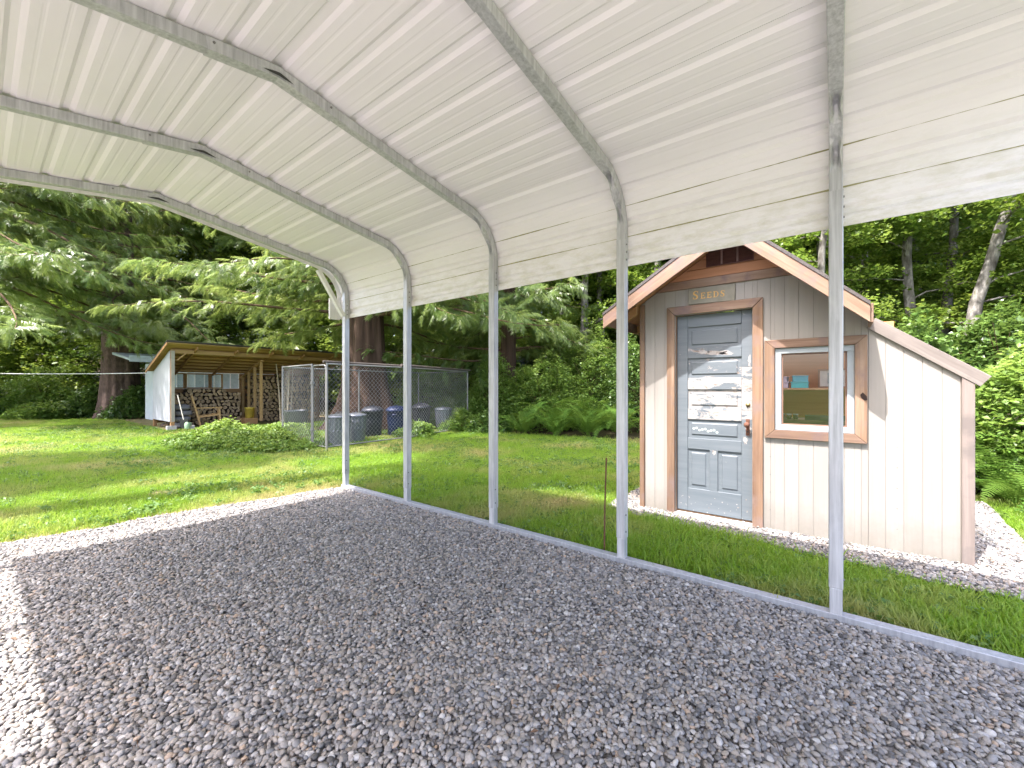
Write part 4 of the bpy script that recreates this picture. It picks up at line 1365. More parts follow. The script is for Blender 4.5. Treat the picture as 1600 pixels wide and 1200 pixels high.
MB().box(5.72, 6.12, 16.08, 16.45, 0.0, .219).build("crate", M_LUMD, bk, bevel=.003)
for i, (dx, dy, tx, ty, L) in enumerate(((0, 0, .28, .75, 2.25), (.10, .05, .32, .70, 2.15), (-.10, .02, .18, .80, 2.3), (.20, .0, .42, .72, 2.2), (.05, -.1, .36, .66, 2.05))):
    o = MB().tube([(6.62 + dx, 15.2 + dy, 0), (6.62 + dx + tx * .5 + .02, 15.2 + dy + ty * .5, L * .5), (6.62 + dx + tx, 15.2 + dy + ty - .02, L * .93)], [.024, .022, .018], 7).build("leaning_pole", wood("grey_pole", [(0.3, (0.36, 0.28, 0.18)), (0.7, (0.52, 0.44, 0.32))], 2) if i == 0 else bpy.data.materials["grey_pole"], None)
    tag(o, ("weathered pole in the middle of the bundle leaning on the woodshed", "weathered pole second from the kennel side in the leaning bundle", "weathered pole of the leaning bundle closest to the yellow bucket", "weathered pole of the leaning bundle closest to the kennel", "shortest weathered pole, foremost in the bundle leaning on the woodshed")[i], "pole", "poles leaning on the woodshed")
tub = empty("metal_tub", (6.10, 13.2, 0), "pale galvanised tub low behind the kennel gate", "tub")
MB().lathe([(.001, 0), (.30, 0), (.34, .50), (.36, .51), (.36, .53), (.335, .53), (.29, .02), (.001, .02)], 24, (6.10, 13.2, .05)).build("body", M_CAN, tub, smooth=True)
MB().box(5.85, 6.35, 12.95, 13.45, 0, .049).build("base", M_CONC, tub)

# small building behind the woodshed
ob = empty("outbuilding", (6.0, 21.2, 0), "pale blue-grey outbuilding seen behind the woodshed and through its windows", "building")
M_PALE = pm("pale_blue_siding", [(0.3, (0.52, 0.58, 0.61)), (0.7, (0.60, 0.66, 0.68))], (1, 1, 1), 4, 0.6)
MB().box(4.3, 8.6, 20.0, 22.4, 0, 2.24).build("wall", M_PALE, ob)
MB().prism([(19.7, 2.245), (22.7, 2.60), (22.7, 2.68), (19.7, 2.325)], 3.35, 8.9).build("roof", flat("pale_metal_roof", (0.42, 0.48, 0.54), .4), ob)
MB().box(3.35, 8.9, 19.66, 19.698, 2.20, 2.42).build("fascia", flat("pale_fascia", (0.45, 0.51, 0.57), .4), ob)
for x in (4.4, 5.3, 6.2):
    w = empty("window", (x + .35, 19.98, 1.6), parent=ob)
    for a, b, c, d in ((0, .7, 0, .05), (0, .7, .65, .7), (0, .05, .0505, .6495), (.65, .7, .0505, .6495), (.33, .37, .0505, .6495)): MB().box(x + a, x + b, 19.965, 19.998, 1.2 + c, 1.2 + d).build("frame", flat("white_frame", (0.8, 0.8, 0.8)), w)
    MB().box(x + .051, x + .329, 19.985, 19.99, 1.251, 1.849).build("pane", flat("dull_pane", (0.40, 0.48, 0.52), .15), w)
    MB().box(x + .371, x + .649, 19.985, 19.99, 1.251, 1.849).build("pane", flat("dull_pane", (0.40, 0.48, 0.52), .15), w)

# line strung from the woodshed
ln = MB().tube([(WX0 - .16, WY1 + .02, 1.76), (2.5, 19.3, 1.735), (1.0, 21.1, 1.73), (-1.2, 23.6, 1.765)], .012, 6).build("clothes_line", flat("white_cord", (0.75, 0.74, 0.7)), None)
tag(ln, "thin white line strung from the woodshed towards the lawn's far side", "line")
cp = MB().tube([(-1.2, 23.6, 0.3), (-1.2, 23.6, 1.9)], .05, 8).build("line_post", M_LUMD, None)
tag(cp, "plain timber post holding the far end of the white line", "post")

# ------------------------------------------------------------------ chain-link kennel with bins
kn = empty("chain_link_kennel", (6.9, 9.4, 0), "galvanised chain-link kennel of panels and posts standing before the big cedar", "kennel")
M_WIRE = galvmat("fence_wire", (0.48, 0.48, 0.48), (0.38, 0.38, 0.38), 0.4, 0.45)
KH = 1.76


def link_panel(p, q, h, z0=.06, rounded=False, nm="wire_mesh", cell=.098):
    """zigzag wires woven in the plane from p to q"""
    p = Vector((*p, 0)); q = Vector((*q, 0)); d = (q - p); L = d.length; d.normalize(); nrm = Vector((-d.y, d.x, 0))
    V = []; F = []; r = .0023
    nW = int(L / (cell / 2)); nr = int((h - z0) / (cell / 2))
    for i in range(nW):
        base = len(V)
        for j in range(nr + 1):
            s = i * cell / 2 + ((j + i) % 2) * cell / 2
            if s > L: s = L
            off = .0022 * (1 if (j % 2) else -1)
            c = p + d * s + Vector((0, 0, z0 + j * cell / 2)) + nrm * off
            for k in range(3):
                a = 2.094 * k; V.append(c + nrm * (r * math.cos(a)) + d * (r * math.sin(a)))
        for j in range(nr):
            for k in range(3):
                k2 = (k + 1) % 3
                F.append((base + j * 3 + k, base + j * 3 + k2, base + (j + 1) * 3 + k2, base + (j + 1) * 3 + k))
    o = obj(nm, mesh_np(nm, V, np.array(F)), M_WIRE, kn)
    o["kind"] = "stuff"


A = (4.50, 10.40); B = (4.40, 8.80); C_ = (4.42, 8.22); D = (6.55, 8.30); E = (9.30, 8.95); G = (9.0, 10.9); H_ = (6.7, 10.7)
for p in (A, B, D, E, G, H_):
    MB().tube([(*p, 0), (*p, KH + .02)], .022, 10).build("post", M_GALVD, kn)
for p, q in ((A, B), (C_, D), (D, E), (E, G), (A, H_), (H_, G)):
    MB().tube([(*p, KH), (*q, KH)], .018, 8).build("top_rail", M_GALVD, kn)
    if (p, q) in ((A, B), (C_, D), (D, E)):
        MB().tube([(*p, .06), (*q, .06)], .015, 8).build("bottom_rail", M_GALVD, kn)
        link_panel(p, q, KH)
# the gate: a narrow frame with rounded corners
gp_ = []
gd = (Vector((*C_, 0)) - Vector((*B, 0)))
gL = gd.length; gd.normalize()
for s, z in ((0.04, .06), (.04, KH - .10), (.055, KH - .045), (.10, KH - .02), (gL - .10, KH - .02), (gL - .055, KH - .045), (gL - .04, KH - .10), (gL - .04, .06), (.04, .06)):
    gp_.append(Vector((*B, 0)) + gd * s + Vector((0, 0, z)))
gt = MB().tube(gp_, .017, 8).build("gate_frame", M_GALVD, kn)
link_panel((B[0] + gd.x * .05, B[1] + gd.y * .05), (B[0] + gd.x * (gL - .05), B[1] + gd.y * (gL - .05)), KH - .06)
MB().tube([(*C_, 0), (*C_, KH + .02)], .024, 10).build("post", M_GALVD, kn)
for z in (.35, 1.35): MB().box(B[0] - .03, B[0] + .03, B[1] - .06, B[1] + .03, z, z + .04).build("hinge", M_GALVD, kn)
M_GREYP = wood("old_pole", [(0.25, (0.045, 0.036, 0.03)), (0.5, (0.10, 0.083, 0.068)), (0.75, (0.17, 0.145, 0.12))], 0)
# old poles laid on the rails
for i, (p, q, r) in enumerate((((4.35, 8.24), (6.7, 8.34), .026), ((6.3, 8.27), (9.5, 9.02), .034), ((6.5, 8.42), (9.35, 9.12), .022))):
    o = MB().tube([(*p, KH + .02 + r), ((p[0] + q[0]) / 2, (p[1] + q[1]) / 2 + .03, KH + .02 + r), (*q, KH + .02 + r)], [r, r * .95, r * .8], 8).build("weathered_pole", M_GREYP, None)
    tag(o, ("thin grey pole lying along the kennel rail above the gate end", "thick grey pole lying along the kennel rail at its far end", "slim grey pole lying behind the thick one on the far kennel rail")[i], "pole")


def metal_can(loc, label, rz=0, s=1.0):
    e = empty("metal_bin", loc, label, "bin", "bins in the kennel")
    V = []; F = []
    prof = [(.205, 0.0), (.215, .012), (.215, .05), (.232, .30), (.235, .33), (.234, .36), (.246, .60), (.256, .615), (.256, .635), (.246, .64)]
    n = 72
    for i in range(n):
        a = 2 * math.pi * i / n; rb = .006 * (1 if (i % 4) < 2 else -1)
        for r, z in prof:
            k = rb if (.06 < z < .29 or .35 < z < .61) else 0
            V.append(((r + k) * math.cos(a), (r + k) * math.sin(a), z))
    m = len(prof)
    for i in range(n):
        j = (i + 1) % n
        for k in range(m - 1): F.append((i * m + k, j * m + k, j * m + k + 1, i * m + k + 1))
    F.append(tuple(i * m for i in range(n)))
    M = I3(loc) @ Matrix.Rotation(rz, 4, 'Z') @ Matrix.Scale(s, 4)
    obj("body", mesh_np("body", V, F), M_CAN, e, M)
    MB().lathe([(.262, .622), (.264, .650), (.24, .662), (.16, .69), (.05, .705), (.001, .707)], 36).build("lid", M_CAN, e, smooth=True, M=M)
    MB().tube([(-.07, 0, .70), (-.06, 0, .735), (.06, 0, .735), (.07, 0, .70)], .008, 6).build("lid_handle", M_CAN, e, M=M)
    for sx in (-1, 1): MB().tube([(sx * .245, -.06, .53), (sx * .285, -.055, .49), (sx * .285, .055, .49), (sx * .245, .06, .53)], .007, 6).build("side_handle", M_CAN, e, M=M)


def plastic_bin(loc, mat, label, s=1.0, rz=0):
    e = empty("plastic_bin", loc, label, "bin", "bins in the kennel")
    M = I3(loc) @ Matrix.Rotation(rz, 4, 'Z') @ Matrix.Scale(s, 4)
    MB().lathe([(.001, 0), (.215, 0), (.225, .01), (.245, .40), (.248, .41), (.256, .44), (.262, .66), (.285, .665), (.285, .69), (.27, .695)], 32).build("body", mat, e, smooth=True, M=M)
    MB().lathe([(.292, .675), (.294, .705), (.27, .735), (.20, .785), (.10, .81), (.001, .815)], 32).build("lid", mat, e, smooth=True, M=M)
    MB().bar((-.05, 0, .825), (.05, 0, .825), .025, .03).build("lid_handle", mat, e, M=M, bevel=.004)
    for sx in (-1, 1): MB().box(min(sx * .262, sx * .305), max(sx * .262, sx * .305), -.06, .06, .56, .60).build("side_handle", mat, e, M=M, bevel=.006)


M_BLK = flat("black_plastic", (0.030, 0.032, 0.040), .45); M_BLU = flat("navy_plastic", (0.012, 0.022, 0.065), .45)
metal_can((4.93, 8.66, 0), "ribbed galvanised bin standing just inside the kennel gate")
metal_can((5.56, 9.02, 0), "ribbed galvanised bin behind the front wire beside the gate-side bin", 1.0, .97)
plastic_bin((6.40, 9.60, 0), M_BLK, "black plastic bin with domed lid before the cedar trunk", .98)
plastic_bin((6.88, 9.22, 0), M_BLU, "navy blue plastic bin with domed lid in the kennel", .98, .7)
plastic_bin((8.15, 9.75, 0), M_BLK, "black plastic bin between the navy bin and the far metal bin", 1.0, .3)
metal_can((8.62, 9.30, 0), "ribbed galvanised bin at the far open end of the kennel", .4)
tb = empty("dark_tub", (9.12, 8.75, 0), "low dark tub in the weeds past the far metal bin", "tub")
MB().lathe([(.001, 0), (.17, 0), (.21, .27), (.225, .275), (.225, .295), (.20, .295), (.165, .02), (.001, .02)], 24, (9.12, 8.75, 0)).build("body", M_BLK, tb, smooth=True)
MB().lathe([(.001, .2955), (.19, .2955), (.19, .305), (.001, .305)], 24, (9.12, 8.75, 0)).build("lid", M_BLU, tb)

# ------------------------------------------------------------------ vegetation
def inst(tV, tF, R, S, T, tint):
    """copies of one template: R (n,3,3) columns are the axes"""
    n, m = len(T), len(tV)
    V = np.einsum('nij,mj->nmi', R * S[:, None, None], tV) + T[:, None, :]
    F = (tF[None] + (np.arange(n) * m)[:, None, None]).reshape(-1, tF.shape[1])
    return V.reshape(-1, 3), F, np.repeat(tint, m)


def frames(x, up):
    """orthonormal frames with the given X axes, Z near up"""
    x = x / np.linalg.norm(x, axis=1)[:, None]
    y = np.cross(up, x); l = np.linalg.norm(y, axis=1)[:, None]; y = y / np.maximum(l, 1e-6)
    z = np.cross(x, y)
    return np.stack([x, y, z], -1)


def spray_template(nb=10, wid=.56, droop=.20):
    """flat drooping conifer spray, unit long, of fine branchlets"""
    V = []; F = []; r = np.random.default_rng(2)

    def q(x, y, z): V.append((x, y, z - droop * x * x)); return len(V) - 1
    for i in range(nb):
        x = .04 + .92 * i / nb; l = wid * (1 - .72 * x) * (1.0 if i % 2 else .72) + .03
        for sgn in (-1, 1):
            xx = x + (.035 if sgn > 0 else 0); ang = math.radians(48 + r.normal(0, 9)); ex, ey = xx + l * math.cos(ang), sgn * l * math.sin(ang); w = .034
            a = q(xx - w, 0, .004); b = q(xx + w, 0, .004); c = q(ex, ey, -.05 - .16 * l + r.normal(0, .02))
            F.append((a, b, c))
    a = q(0, -.008, 0); b = q(0, .008, 0); c = q(1.02, 0, 0); F.append((a, c, b))
    return np.array(V, float), np.array(F)


def leaf_cluster(n, leaf, R, seed, flatness=.5):
    """n folded leaves in a little ball of radius R"""
    r = np.random.default_rng(seed); V = []; F = []
    for i in range(n):
        p = r.normal(0, 1, 3); p = p / np.linalg.norm(p) * R * r.random() ** .5; p[2] *= (1 - flatness * .6)
        d = r.normal(0, 1, 3); d[2] = d[2] * .45 - .25; d /= np.linalg.norm(d)
        nrm = np.array([r.normal(0, .45), r.normal(0, .45), 1.0]); s = np.cross(nrm, d); s /= np.linalg.norm(s); u = np.cross(d, s)
        L = leaf * r.uniform(.7, 1.25); w = L * r.uniform(.30, .42); k = len(V)
        V += [p, p + d * L * .45 + s * w + u * w * .35, p + d * L, p + d * L * .45 - s * w + u * w * .35]
        F += [(k, k + 1, k + 2), (k, k + 2, k + 3)]
    return np.array(V), np.array(F)


SPRAY = spray_template()
M_CEDARLEAF = leafmat("cedar_foliage", (0.085, 0.150, 0.036), (0.220, 0.285, 0.072), 0.46, 0.32, spec=0.55)
M_SPRUCELEAF = leafmat("hemlock_foliage", (0.085, 0.145, 0.034), (0.220, 0.275, 0.066), 0.44, 0.34, spec=0.55)
M_BROAD = leafmat("alder_foliage", (0.070, 0.145, 0.015), (0.185, 0.262, 0.038), 0.40, 0.42)
M_BROAD2 = leafmat("maple_foliage", (0.070, 0.140, 0.016), (0.175, 0.250, 0.042), 0.42, 0.42)
M_SHRUB = leafmat("salal_foliage", (0.042, 0.100, 0.018), (0.125, 0.205, 0.040), 0.30, 0.34, spec=0.6)
M_SHRUB2 = leafmat("salmonberry_foliage", (0.080, 0.165, 0.022), (0.205, 0.300, 0.060), 0.42, 0.42)
M_IVY = leafmat("ground_cover_foliage", (0.075, 0.155, 0.020), (0.195, 0.280, 0.052), 0.36, 0.45, spec=0.4)
M_FERN = leafmat("fern_frond", (0.050, 0.125, 0.016), (0.120, 0.205, 0.030), 0.35, 0.65, spec=0.12)
M_WOODM = leafmat("far_wood_foliage", (0.070, 0.140, 0.016), (0.205, 0.280, 0.040), 0.38, 0.45, inst=True)
M_CBARK = wood("cedar_bark", [(0.3, (0.025, 0.015, 0.010)), (0.5, (0.075, 0.046, 0.031)), (0.72, (0.14, 0.092, 0.065))], 2, 0.95, 0.05, 1.0, 11)
M_SBARK = pm("spruce_bark", [(0.3, (0.055, 0.035, 0.028)), (0.7, (0.15, 0.10, 0.08))], (3, 3, 1.6), 3, 0.9, bmp=1.0, bdist=.03)
M_LIMB = pm("mossy_limb_bark", [(0.3, (0.05, 0.032, 0.02)), (0.55, (0.11, 0.068, 0.035)), (0.75, (0.10, 0.095, 0.025))], (3, 3, 3), 3, 0.9, bmp=0.6, bdist=.01)
M_ABARK = pm("alder_bark", [(0.34, (0.05, 0.043, 0.032)), (0.50, (0.13, 0.12, 0.10)), (0.60, (0.24, 0.225, 0.195)), (0.70, (0.09, 0.085, 0.025))], (3, 3, 1.3), 2.4, 0.85, bmp=0.4, bdist=.01)


def surv(rx, fz):
    """survey frame (across, along the sight line of the plot plan) to world X, Y"""
    return 0.613 * rx + 0.79 * fz, -0.79 * rx + 0.613 * fz


def conifer(name, label, base, height, r0, limbs, leafm, bark, h0, h1, Lmax, seed, droop=.42, spray=.62, group=None, flare=1.8, tip=.25, dens=1.0, azr=None, step=.15, zmin=2.5, clear=None):
    rg = np.random.default_rng(seed)
    bx, by = base; bz = float(terrain(bx, by)) - .05
    t = empty(name, (bx, by, bz), label, "tree", group)
    # trunk, fluted at the foot
    V = []; F = []; S = 72; hs = [0, .15, .4, .8, 1.4, 2.2, 3.5, 6, 10, 15, 22, height]; hs = [h for h in hs if h <= height]
    for h in hs:
        rr_ = r0 * (1 - .85 * (h / height)) + r0 * (flare - 1) * math.exp(-h / .75)
        for k in range(S):
            a = 6.2832 * k / S; fl = 1 + (.10 * math.sin(a * 5 + 1) + .06 * math.sin(a * 9)) * math.exp(-h / 2.5) + .022 * math.sin(a * 18 + .3 * math.sin(h)) + .012 * rg.normal()
            V.append((bx + rr_ * fl * math.cos(a) + .02 * h * math.sin(seed), by + rr_ * fl * math.sin(a), bz + h))
    for i in range(len(hs) - 1):
        for k in range(S): F.append((i * S + k, i * S + (k + 1) % S, (i + 1) * S + (k + 1) % S, (i + 1) * S + k))
    obj("trunk", mesh_np("trunk", V, F, True), bark, t)
    X = []; U = []; T = []; SC_ = []; TI = []
    lb = MB()
    for i in range(limbs):
        f = (i + rg.random()) / limbs
        h = h0 + (h1 - h0) * f ** 1.25
        az = rg.uniform(0, 6.283) if azr is None else rg.uniform(*azr)
        if clear is not None and h < clear[2] and abs((az - clear[0] + math.pi) % (2 * math.pi) - math.pi) < clear[1]: az += clear[1] * 2
        L = Lmax * rg.uniform(.7, 1.05) * (1 - .75 * max(0, (h - h0) / (height - h0)))
        d = np.array([math.cos(az), math.sin(az), 0.0]); sd = np.array([-d[1], d[0], 0])
        curl = rg.normal(0, .16); tl_ = rg.normal(0, .13)
        c = np.array([bx, by, bz + h])
        ss = np.linspace(0, 1, 11)
        dr = droop * rg.uniform(.6, 1.5)
        dr = min(dr, (h - zmin) / L + .10 + tl_ + tip - .02)          # boughs stop short of head height
        P = c + d * (L * ss)[:, None] + sd * (curl * L * ss ** 2 + .05 * L * np.sin(ss * rg.uniform(4, 9)) * ss)[:, None] + np.array([0, 0, 1.0]) * (L * ((.10 + tl_) * ss - dr * ss ** 2 + tip * ss ** 3 + .02 * np.sin(ss * 7 + az)))[:, None]
        rad = np.maximum(.005, (.020 + .0055 * L) * (1 - ss) ** .9)
        lb.tube([tuple(p) for p in P], list(rad), 6, False)
        lt_ = rg.normal(0, .18)
        ns = int(L / .20 * dens)
        for j in range(ns):
            s = .14 + .86 * (j + rg.random()) / ns
            p = np.array([np.interp(s, ss, P[:, k]) for k in range(3)])
            sg = 1 if j % 2 else -1
            an = math.radians(rg.uniform(38, 75))
            sec = d * math.cos(an) + sd * sg * math.sin(an) + np.array([0, 0, rg.uniform(-.62, .38)])
            sec /= np.linalg.norm(sec)
            l2 = (.30 + 1.05 * (1 - s) ** .7) * rg.uniform(.6, 1.1) * min(1, L / 4)
            n2 = max(2, int(l2 / step))
            for q in range(n2):
                pp = p + sec * l2 * (q + .3) / n2 + np.array([0, 0, -.25 * (l2 * q / n2) ** 2])
                xd = sec * rg.uniform(.5, 1) + d * rg.uniform(0, .7) + np.array([0, 0, -rg.uniform(.05, .85)]) + rg.normal(0, .3, 3)
                X.append(xd); U.append(d * rg.uniform(.1, .9) + np.array([0, 0, .8]) + rg.normal(0, .35, 3)); T.append(pp)
                SC_.append(spray * rg.uniform(.6, 1.15)); TI.append(np.clip(.45 + lt_ + rg.normal(0, .22), 0, 1))
        # the limb's own tip
        for q in range(4):
            X.append(d + np.array([0, 0, -.5]) + rg.normal(0, .35, 3)); U.append(np.array([0, 0, 1.0]) + rg.normal(0, .2, 3)); T.append(P[-1] - d * .1 * q); SC_.append(spray); TI.append(np.clip(.6 + lt_, 0, 1))
    lb.build("limbs", M_LIMB, t, smooth=True, fix=False)
    X = np.array(X); U = np.array(U); T = np.array(T); SC_ = np.array(SC_); TI = np.array(TI)
    V, F, ti = inst(SPRAY[0], SPRAY[1], frames(X, U), SC_, T, TI)
    obj("crown", mesh_np("crown", V, F, False, {"tint": ti}), leafm, t)
    return t


cedar = conifer("cedar_tree", "huge red cedar with a fluted trunk rising behind the kennel", (7.55, 11.7), 24, .60, 62, M_CEDARLEAF, M_CBARK, 3.3, 13, 6.6, 3, droop=.42, spray=.33, flare=2.25, step=.058, zmin=2.75, clear=(-2.13, .42, 6.0))
conifer("spruce_tree", "tall spruce with a dark thick trunk at the far edge of the lawn", (3.9, 24.4), 30, .62, 42, M_SPRUCELEAF, M_SBARK, 3.8, 17, 7.6, 4, droop=.45, spray=.40, flare=1.35, step=.075)
conifer("hemlock_tree", "dense hemlock with hanging sprays behind the outbuilding", (8.2, 26.5), 28, .45, 46, M_SPRUCELEAF, M_SBARK, 2.5, 18, 7.0, 5, spray=.66, flare=1.3, step=.17)
conifer("hemlock_tree", "hemlock whose boughs reach in over the far lawn beside the spruce", (-.6, 27.2), 26, .40, 50, M_CEDARLEAF, M_SBARK, 3.6, 16, 7.0, 6, spray=.46, flare=1.3, step=.115)
conifer("cedar_tree", "younger cedar with drooping boughs beyond the far end of the kennel", (11.6, 9.2), 18, .30, 44, M_CEDARLEAF, M_CBARK, 2.4, 12, 4.6, 7, spray=.34, flare=1.5, step=.07)
conifer("cedar_tree", "cedar standing deep in the wood between the big cedar and the pale alders", (14.5, 14.5), 24, .45, 40, M_CEDARLEAF, M_CBARK, 2.5, 15, 6.0, 8, spray=.6, flare=1.5)
conifer("cedar_tree", "cedar standing just out of sight whose boughs hang in over the far lawn", (-.9, 21.2), 20, .40, 46, M_CEDARLEAF, M_CBARK, 4.6, 13, 7.6, 11, spray=.32, flare=1.6, step=.062, azr=(-1.35, .75))
# two tall conifers outside the picture, whose shade falls across the lawn
conifer("fir_tree", "fir beside the carport whose shade stripes the near lawn", (-3.6, 10.9), 19, .28, 34, M_SPRUCELEAF, M_SBARK, 7.0, 17, 2.3, 9, spray=.8, flare=1.3, dens=2.4, step=.07)
conifer("fir_tree", "very tall fir beyond the carport with foliage only near its top", (-4.3, 8.0), 33, .35, 38, M_SPRUCELEAF, M_SBARK, 20, 31, 3.6, 10, spray=.9, flare=1.3, dens=1.5, step=.09)

LC = [leaf_cluster(10, .105, .20, 60 + i) for i in range(4)]
LCS = [leaf_cluster(9, .070, .13, 70 + i) for i in range(4)]
LCB = [leaf_cluster(10, .125, .24, 80 + i) for i in range(3)]


def leafy(name, P, TI, rg, mat, parent, temps, smin=.75, smax=1.3):
    """a mass of leaf clusters on points P"""
    Vs = []; Fs = []; Ts = []; n0 = 0
    pick = rg.integers(0, len(temps), len(P))
    for k, (tV, tF) in enumerate(temps):
        q = P[pick == k]
        if not len(q): continue
        a = rg.uniform(0, 6.283, len(q)); x = np.stack([np.cos(a), np.sin(a), rg.normal(0, .15, len(q))], -1)
        up = np.stack([rg.normal(0, .2, len(q)), rg.normal(0, .2, len(q)), np.ones(len(q))], -1)
        V, F, ti = inst(tV, tF, frames(x, up), rg.uniform(smin, smax, len(q)), q, TI[pick == k])
        Vs.append(V); Fs.append(F + n0); Ts.append(ti); n0 += len(V)
    return obj(name, mesh_np(name, np.concatenate(Vs), np.concatenate(Fs), False, {"tint": np.concatenate(Ts)}), mat, parent)


def broadleaf(name, label, base, height, r0, lean, mat, seed, h0=1.5, limbs=22, Lmax=2.8, ncl=2200, bark=None, group=None, bend=0.0):
    rg = np.random.default_rng(seed)
    bx, by = base; bz = float(terrain(bx, by)) - .05
    t = empty(name, (bx, by, bz), label, "tree", group)
    hs = np.linspace(0, 1, 14)
    wob = np.cumsum(rg.normal(0, .07, (14, 2)), 0)
    TP = np.stack([bx + lean[0] * hs + wob[:, 0] * (hs > 0) + bend * np.sin(hs * 5), by + lean[1] * hs + wob[:, 1] * (hs > 0), bz + height * hs], -1)
    m = MB(); m.tube([tuple(p) for p in TP], list(r0 * (1 - .8 * hs) + r0 * .35 * np.exp(-hs * 22)), 12); m.build("trunk", bark or M_ABARK, t, smooth=True, fix=False)
    lb = MB(); PTS = []; TI = []
    per = ncl // limbs
    for i in range(limbs):
        f = (i + rg.random()) / limbs
        h = h0 / height + (1 - h0 / height) * f
        c = np.array([np.interp(h, hs, TP[:, k]) for k in range(3)])
        az = rg.uniform(0, 6.283); L = Lmax * rg.uniform(.55, 1.1) * (1 - .45 * f)
        d = np.array([math.cos(az), math.sin(az), 0]); ss = np.linspace(0, 1, 7)
        P = c + d * (L * ss)[:, None] + np.array([0, 0, 1]) * (L * (.45 * ss - .35 * ss ** 2))[:, None] + np.cumsum(rg.normal(0, .05, (7, 3)), 0) * (ss > 0)[:, None]
        lb.tube([tuple(p) for p in P], list(np.maximum(.006, .03 * r0 / .15 * (1 - ss) ** .7)), 5, False)
        s = .25 + .8 * rg.random(per) ** .8
        pts = np.stack([np.interp(s, ss, P[:, k]) for k in range(3)], -1) + rg.normal(0, 1, (per, 3)) * np.array([.42, .42, .17]) * (L / 2.5) + d * np.maximum(0, s - 1)[:, None] * L
        PTS.append(pts); TI.append(np.clip(.5 + rg.normal(0, .15) + rg.normal(0, .2, per), 0, 1))
    lb.build("limbs", bark or M_ABARK, t, smooth=True, fix=False)
    leafy("crown", np.concatenate(PTS), np.concatenate(TI), rg, mat, t, LC)
    return t


G_AL = "alders and maples in the wood behind the garden shed"
specs = [  # rx, fz, height, radius, lean (world), leaf, label
    (11.0, 10.2, 12, .14, (1.3, -1.9), M_BROAD, "leaning pale-barked alder, the stoutest trunk to the side of the lean-to roof"),
    (12.4, 12.2, 13, .12, (.9, -1.4), M_BROAD, "slim leaning alder with a mossy orange bend behind the lean-to"),
    (11.1, 11.7, 13, .13, (.1, -.2), M_BROAD2, "pale upright alder half hidden in leaves above the lean-to roof"),
    (8.5, 11.3, 13, .11, (.4, -.3), M_BROAD, "dark slender alder rising behind the gable's lower rake"),
    (13.2, 15.6, 15, .15, (.2, -.1), M_BROAD, "thin alder deep in the wood over the lean-to joint"),
    (2.5, 15.2, 14, .17, (1.0, -.8), M_BROAD2, "leaning white-barked alder seen between two carport posts"),
    (1.9, 17.2, 14, .12, (.2, .1), M_BROAD, "thin straight white alder beside the leaning one"),
    (5.6, 15.5, 14, .16, (.3, .2), M_BROAD, "alder behind the shed's far eave"),
    (17.2, 13.8, 13, .18, (-.5, -.4), M_BROAD2, "broad light-leaved maple, rightmost tree at the wood's edge"),
    (8.0, 17.5, 16, .2, (.2, .3), M_BROAD, "alder far behind the shed's ridge"),
    (-1.2, 18.5, 14, .18, (.3, .2), M_BROAD2, "maple behind the cedar with light green leaves"),
    (14.6, 11.6, 13, .12, (.5, -1.0), M_BROAD, "slim bowed alder to the right of the stout leaning one"),
    (10.0, 13.4, 13, .10, (-.3, .4), M_BROAD2, "thin alder between the dark slender one and the pale upright one"),
    (3.6, 17.0, 14, .13, (-.6, .3), M_BROAD, "thin grey alder just beside the shed's far rake"),
    (17.5, 18.0, 16, .2, (.2, .3), M_BROAD, "alder far back behind the leaning ones"),
]
for i, (rx, fz, h, r0, lean, mt, lab) in enumerate(specs):
    broadleaf("alder_tree" if "alder" in lab else "maple_tree", lab, surv(rx, fz), h, r0, lean, mt, 200 + i, h0=0.9 if i < 4 else 1.2, group=G_AL, limbs=26, Lmax=2.6 if i < 4 else 3.0, ncl=2300 if i < 4 else 1900)


LCM = LC[:2] + LCS[:2] + LCB[:1]


def shrub(name, label, base, rad, h, mat, seed, ncl, temps=LC, group=None, z0=0.0, stems=7, dome=1.0, smin=.75, smax=1.3):
    rg = np.random.default_rng(seed)
    bx, by = base; bz = float(terrain(bx, by))
    t = empty(name, (bx, by, bz), label, "shrub", group)
    rx_, ry_ = rad if hasattr(rad, '__len__') else (rad, rad)
    a = rg.uniform(0, 6.283, ncl); r = rg.random(ncl) ** .5; hh = (1 - r ** 2 * dome) ** .6 if dome <= 1 else 1
    lump = .32 + 1.05 * vnoise(bx + r * np.cos(a) * rx_, by + r * np.sin(a) * ry_, .50, seed)
    z = h * hh * lump * (1 - .75 * rg.random(ncl) ** 2.0)
    x = bx + r * np.cos(a) * rx_; y = by + r * np.sin(a) * ry_
    P = np.stack([x, y, terrain(x, y) + z0 + z], -1)
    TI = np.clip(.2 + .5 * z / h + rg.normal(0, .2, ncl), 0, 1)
    m = MB()
    for k in range(stems):
        b = rg.uniform(0, 6.283); q = rg.uniform(.3, .8)
        e = (bx + rx_ * q * math.cos(b), by + ry_ * q * math.sin(b), bz + h * rg.uniform(.5, .9))
        m.tube([(bx + .1 * math.cos(b), by + .1 * math.sin(b), bz - .05), ((bx + e[0]) / 2, (by + e[1]) / 2, bz + h * .5), e], [.018, .012, .005], 5)
    m.build("stems", M_LIMB, t, fix=False)
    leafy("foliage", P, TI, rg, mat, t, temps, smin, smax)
    return t


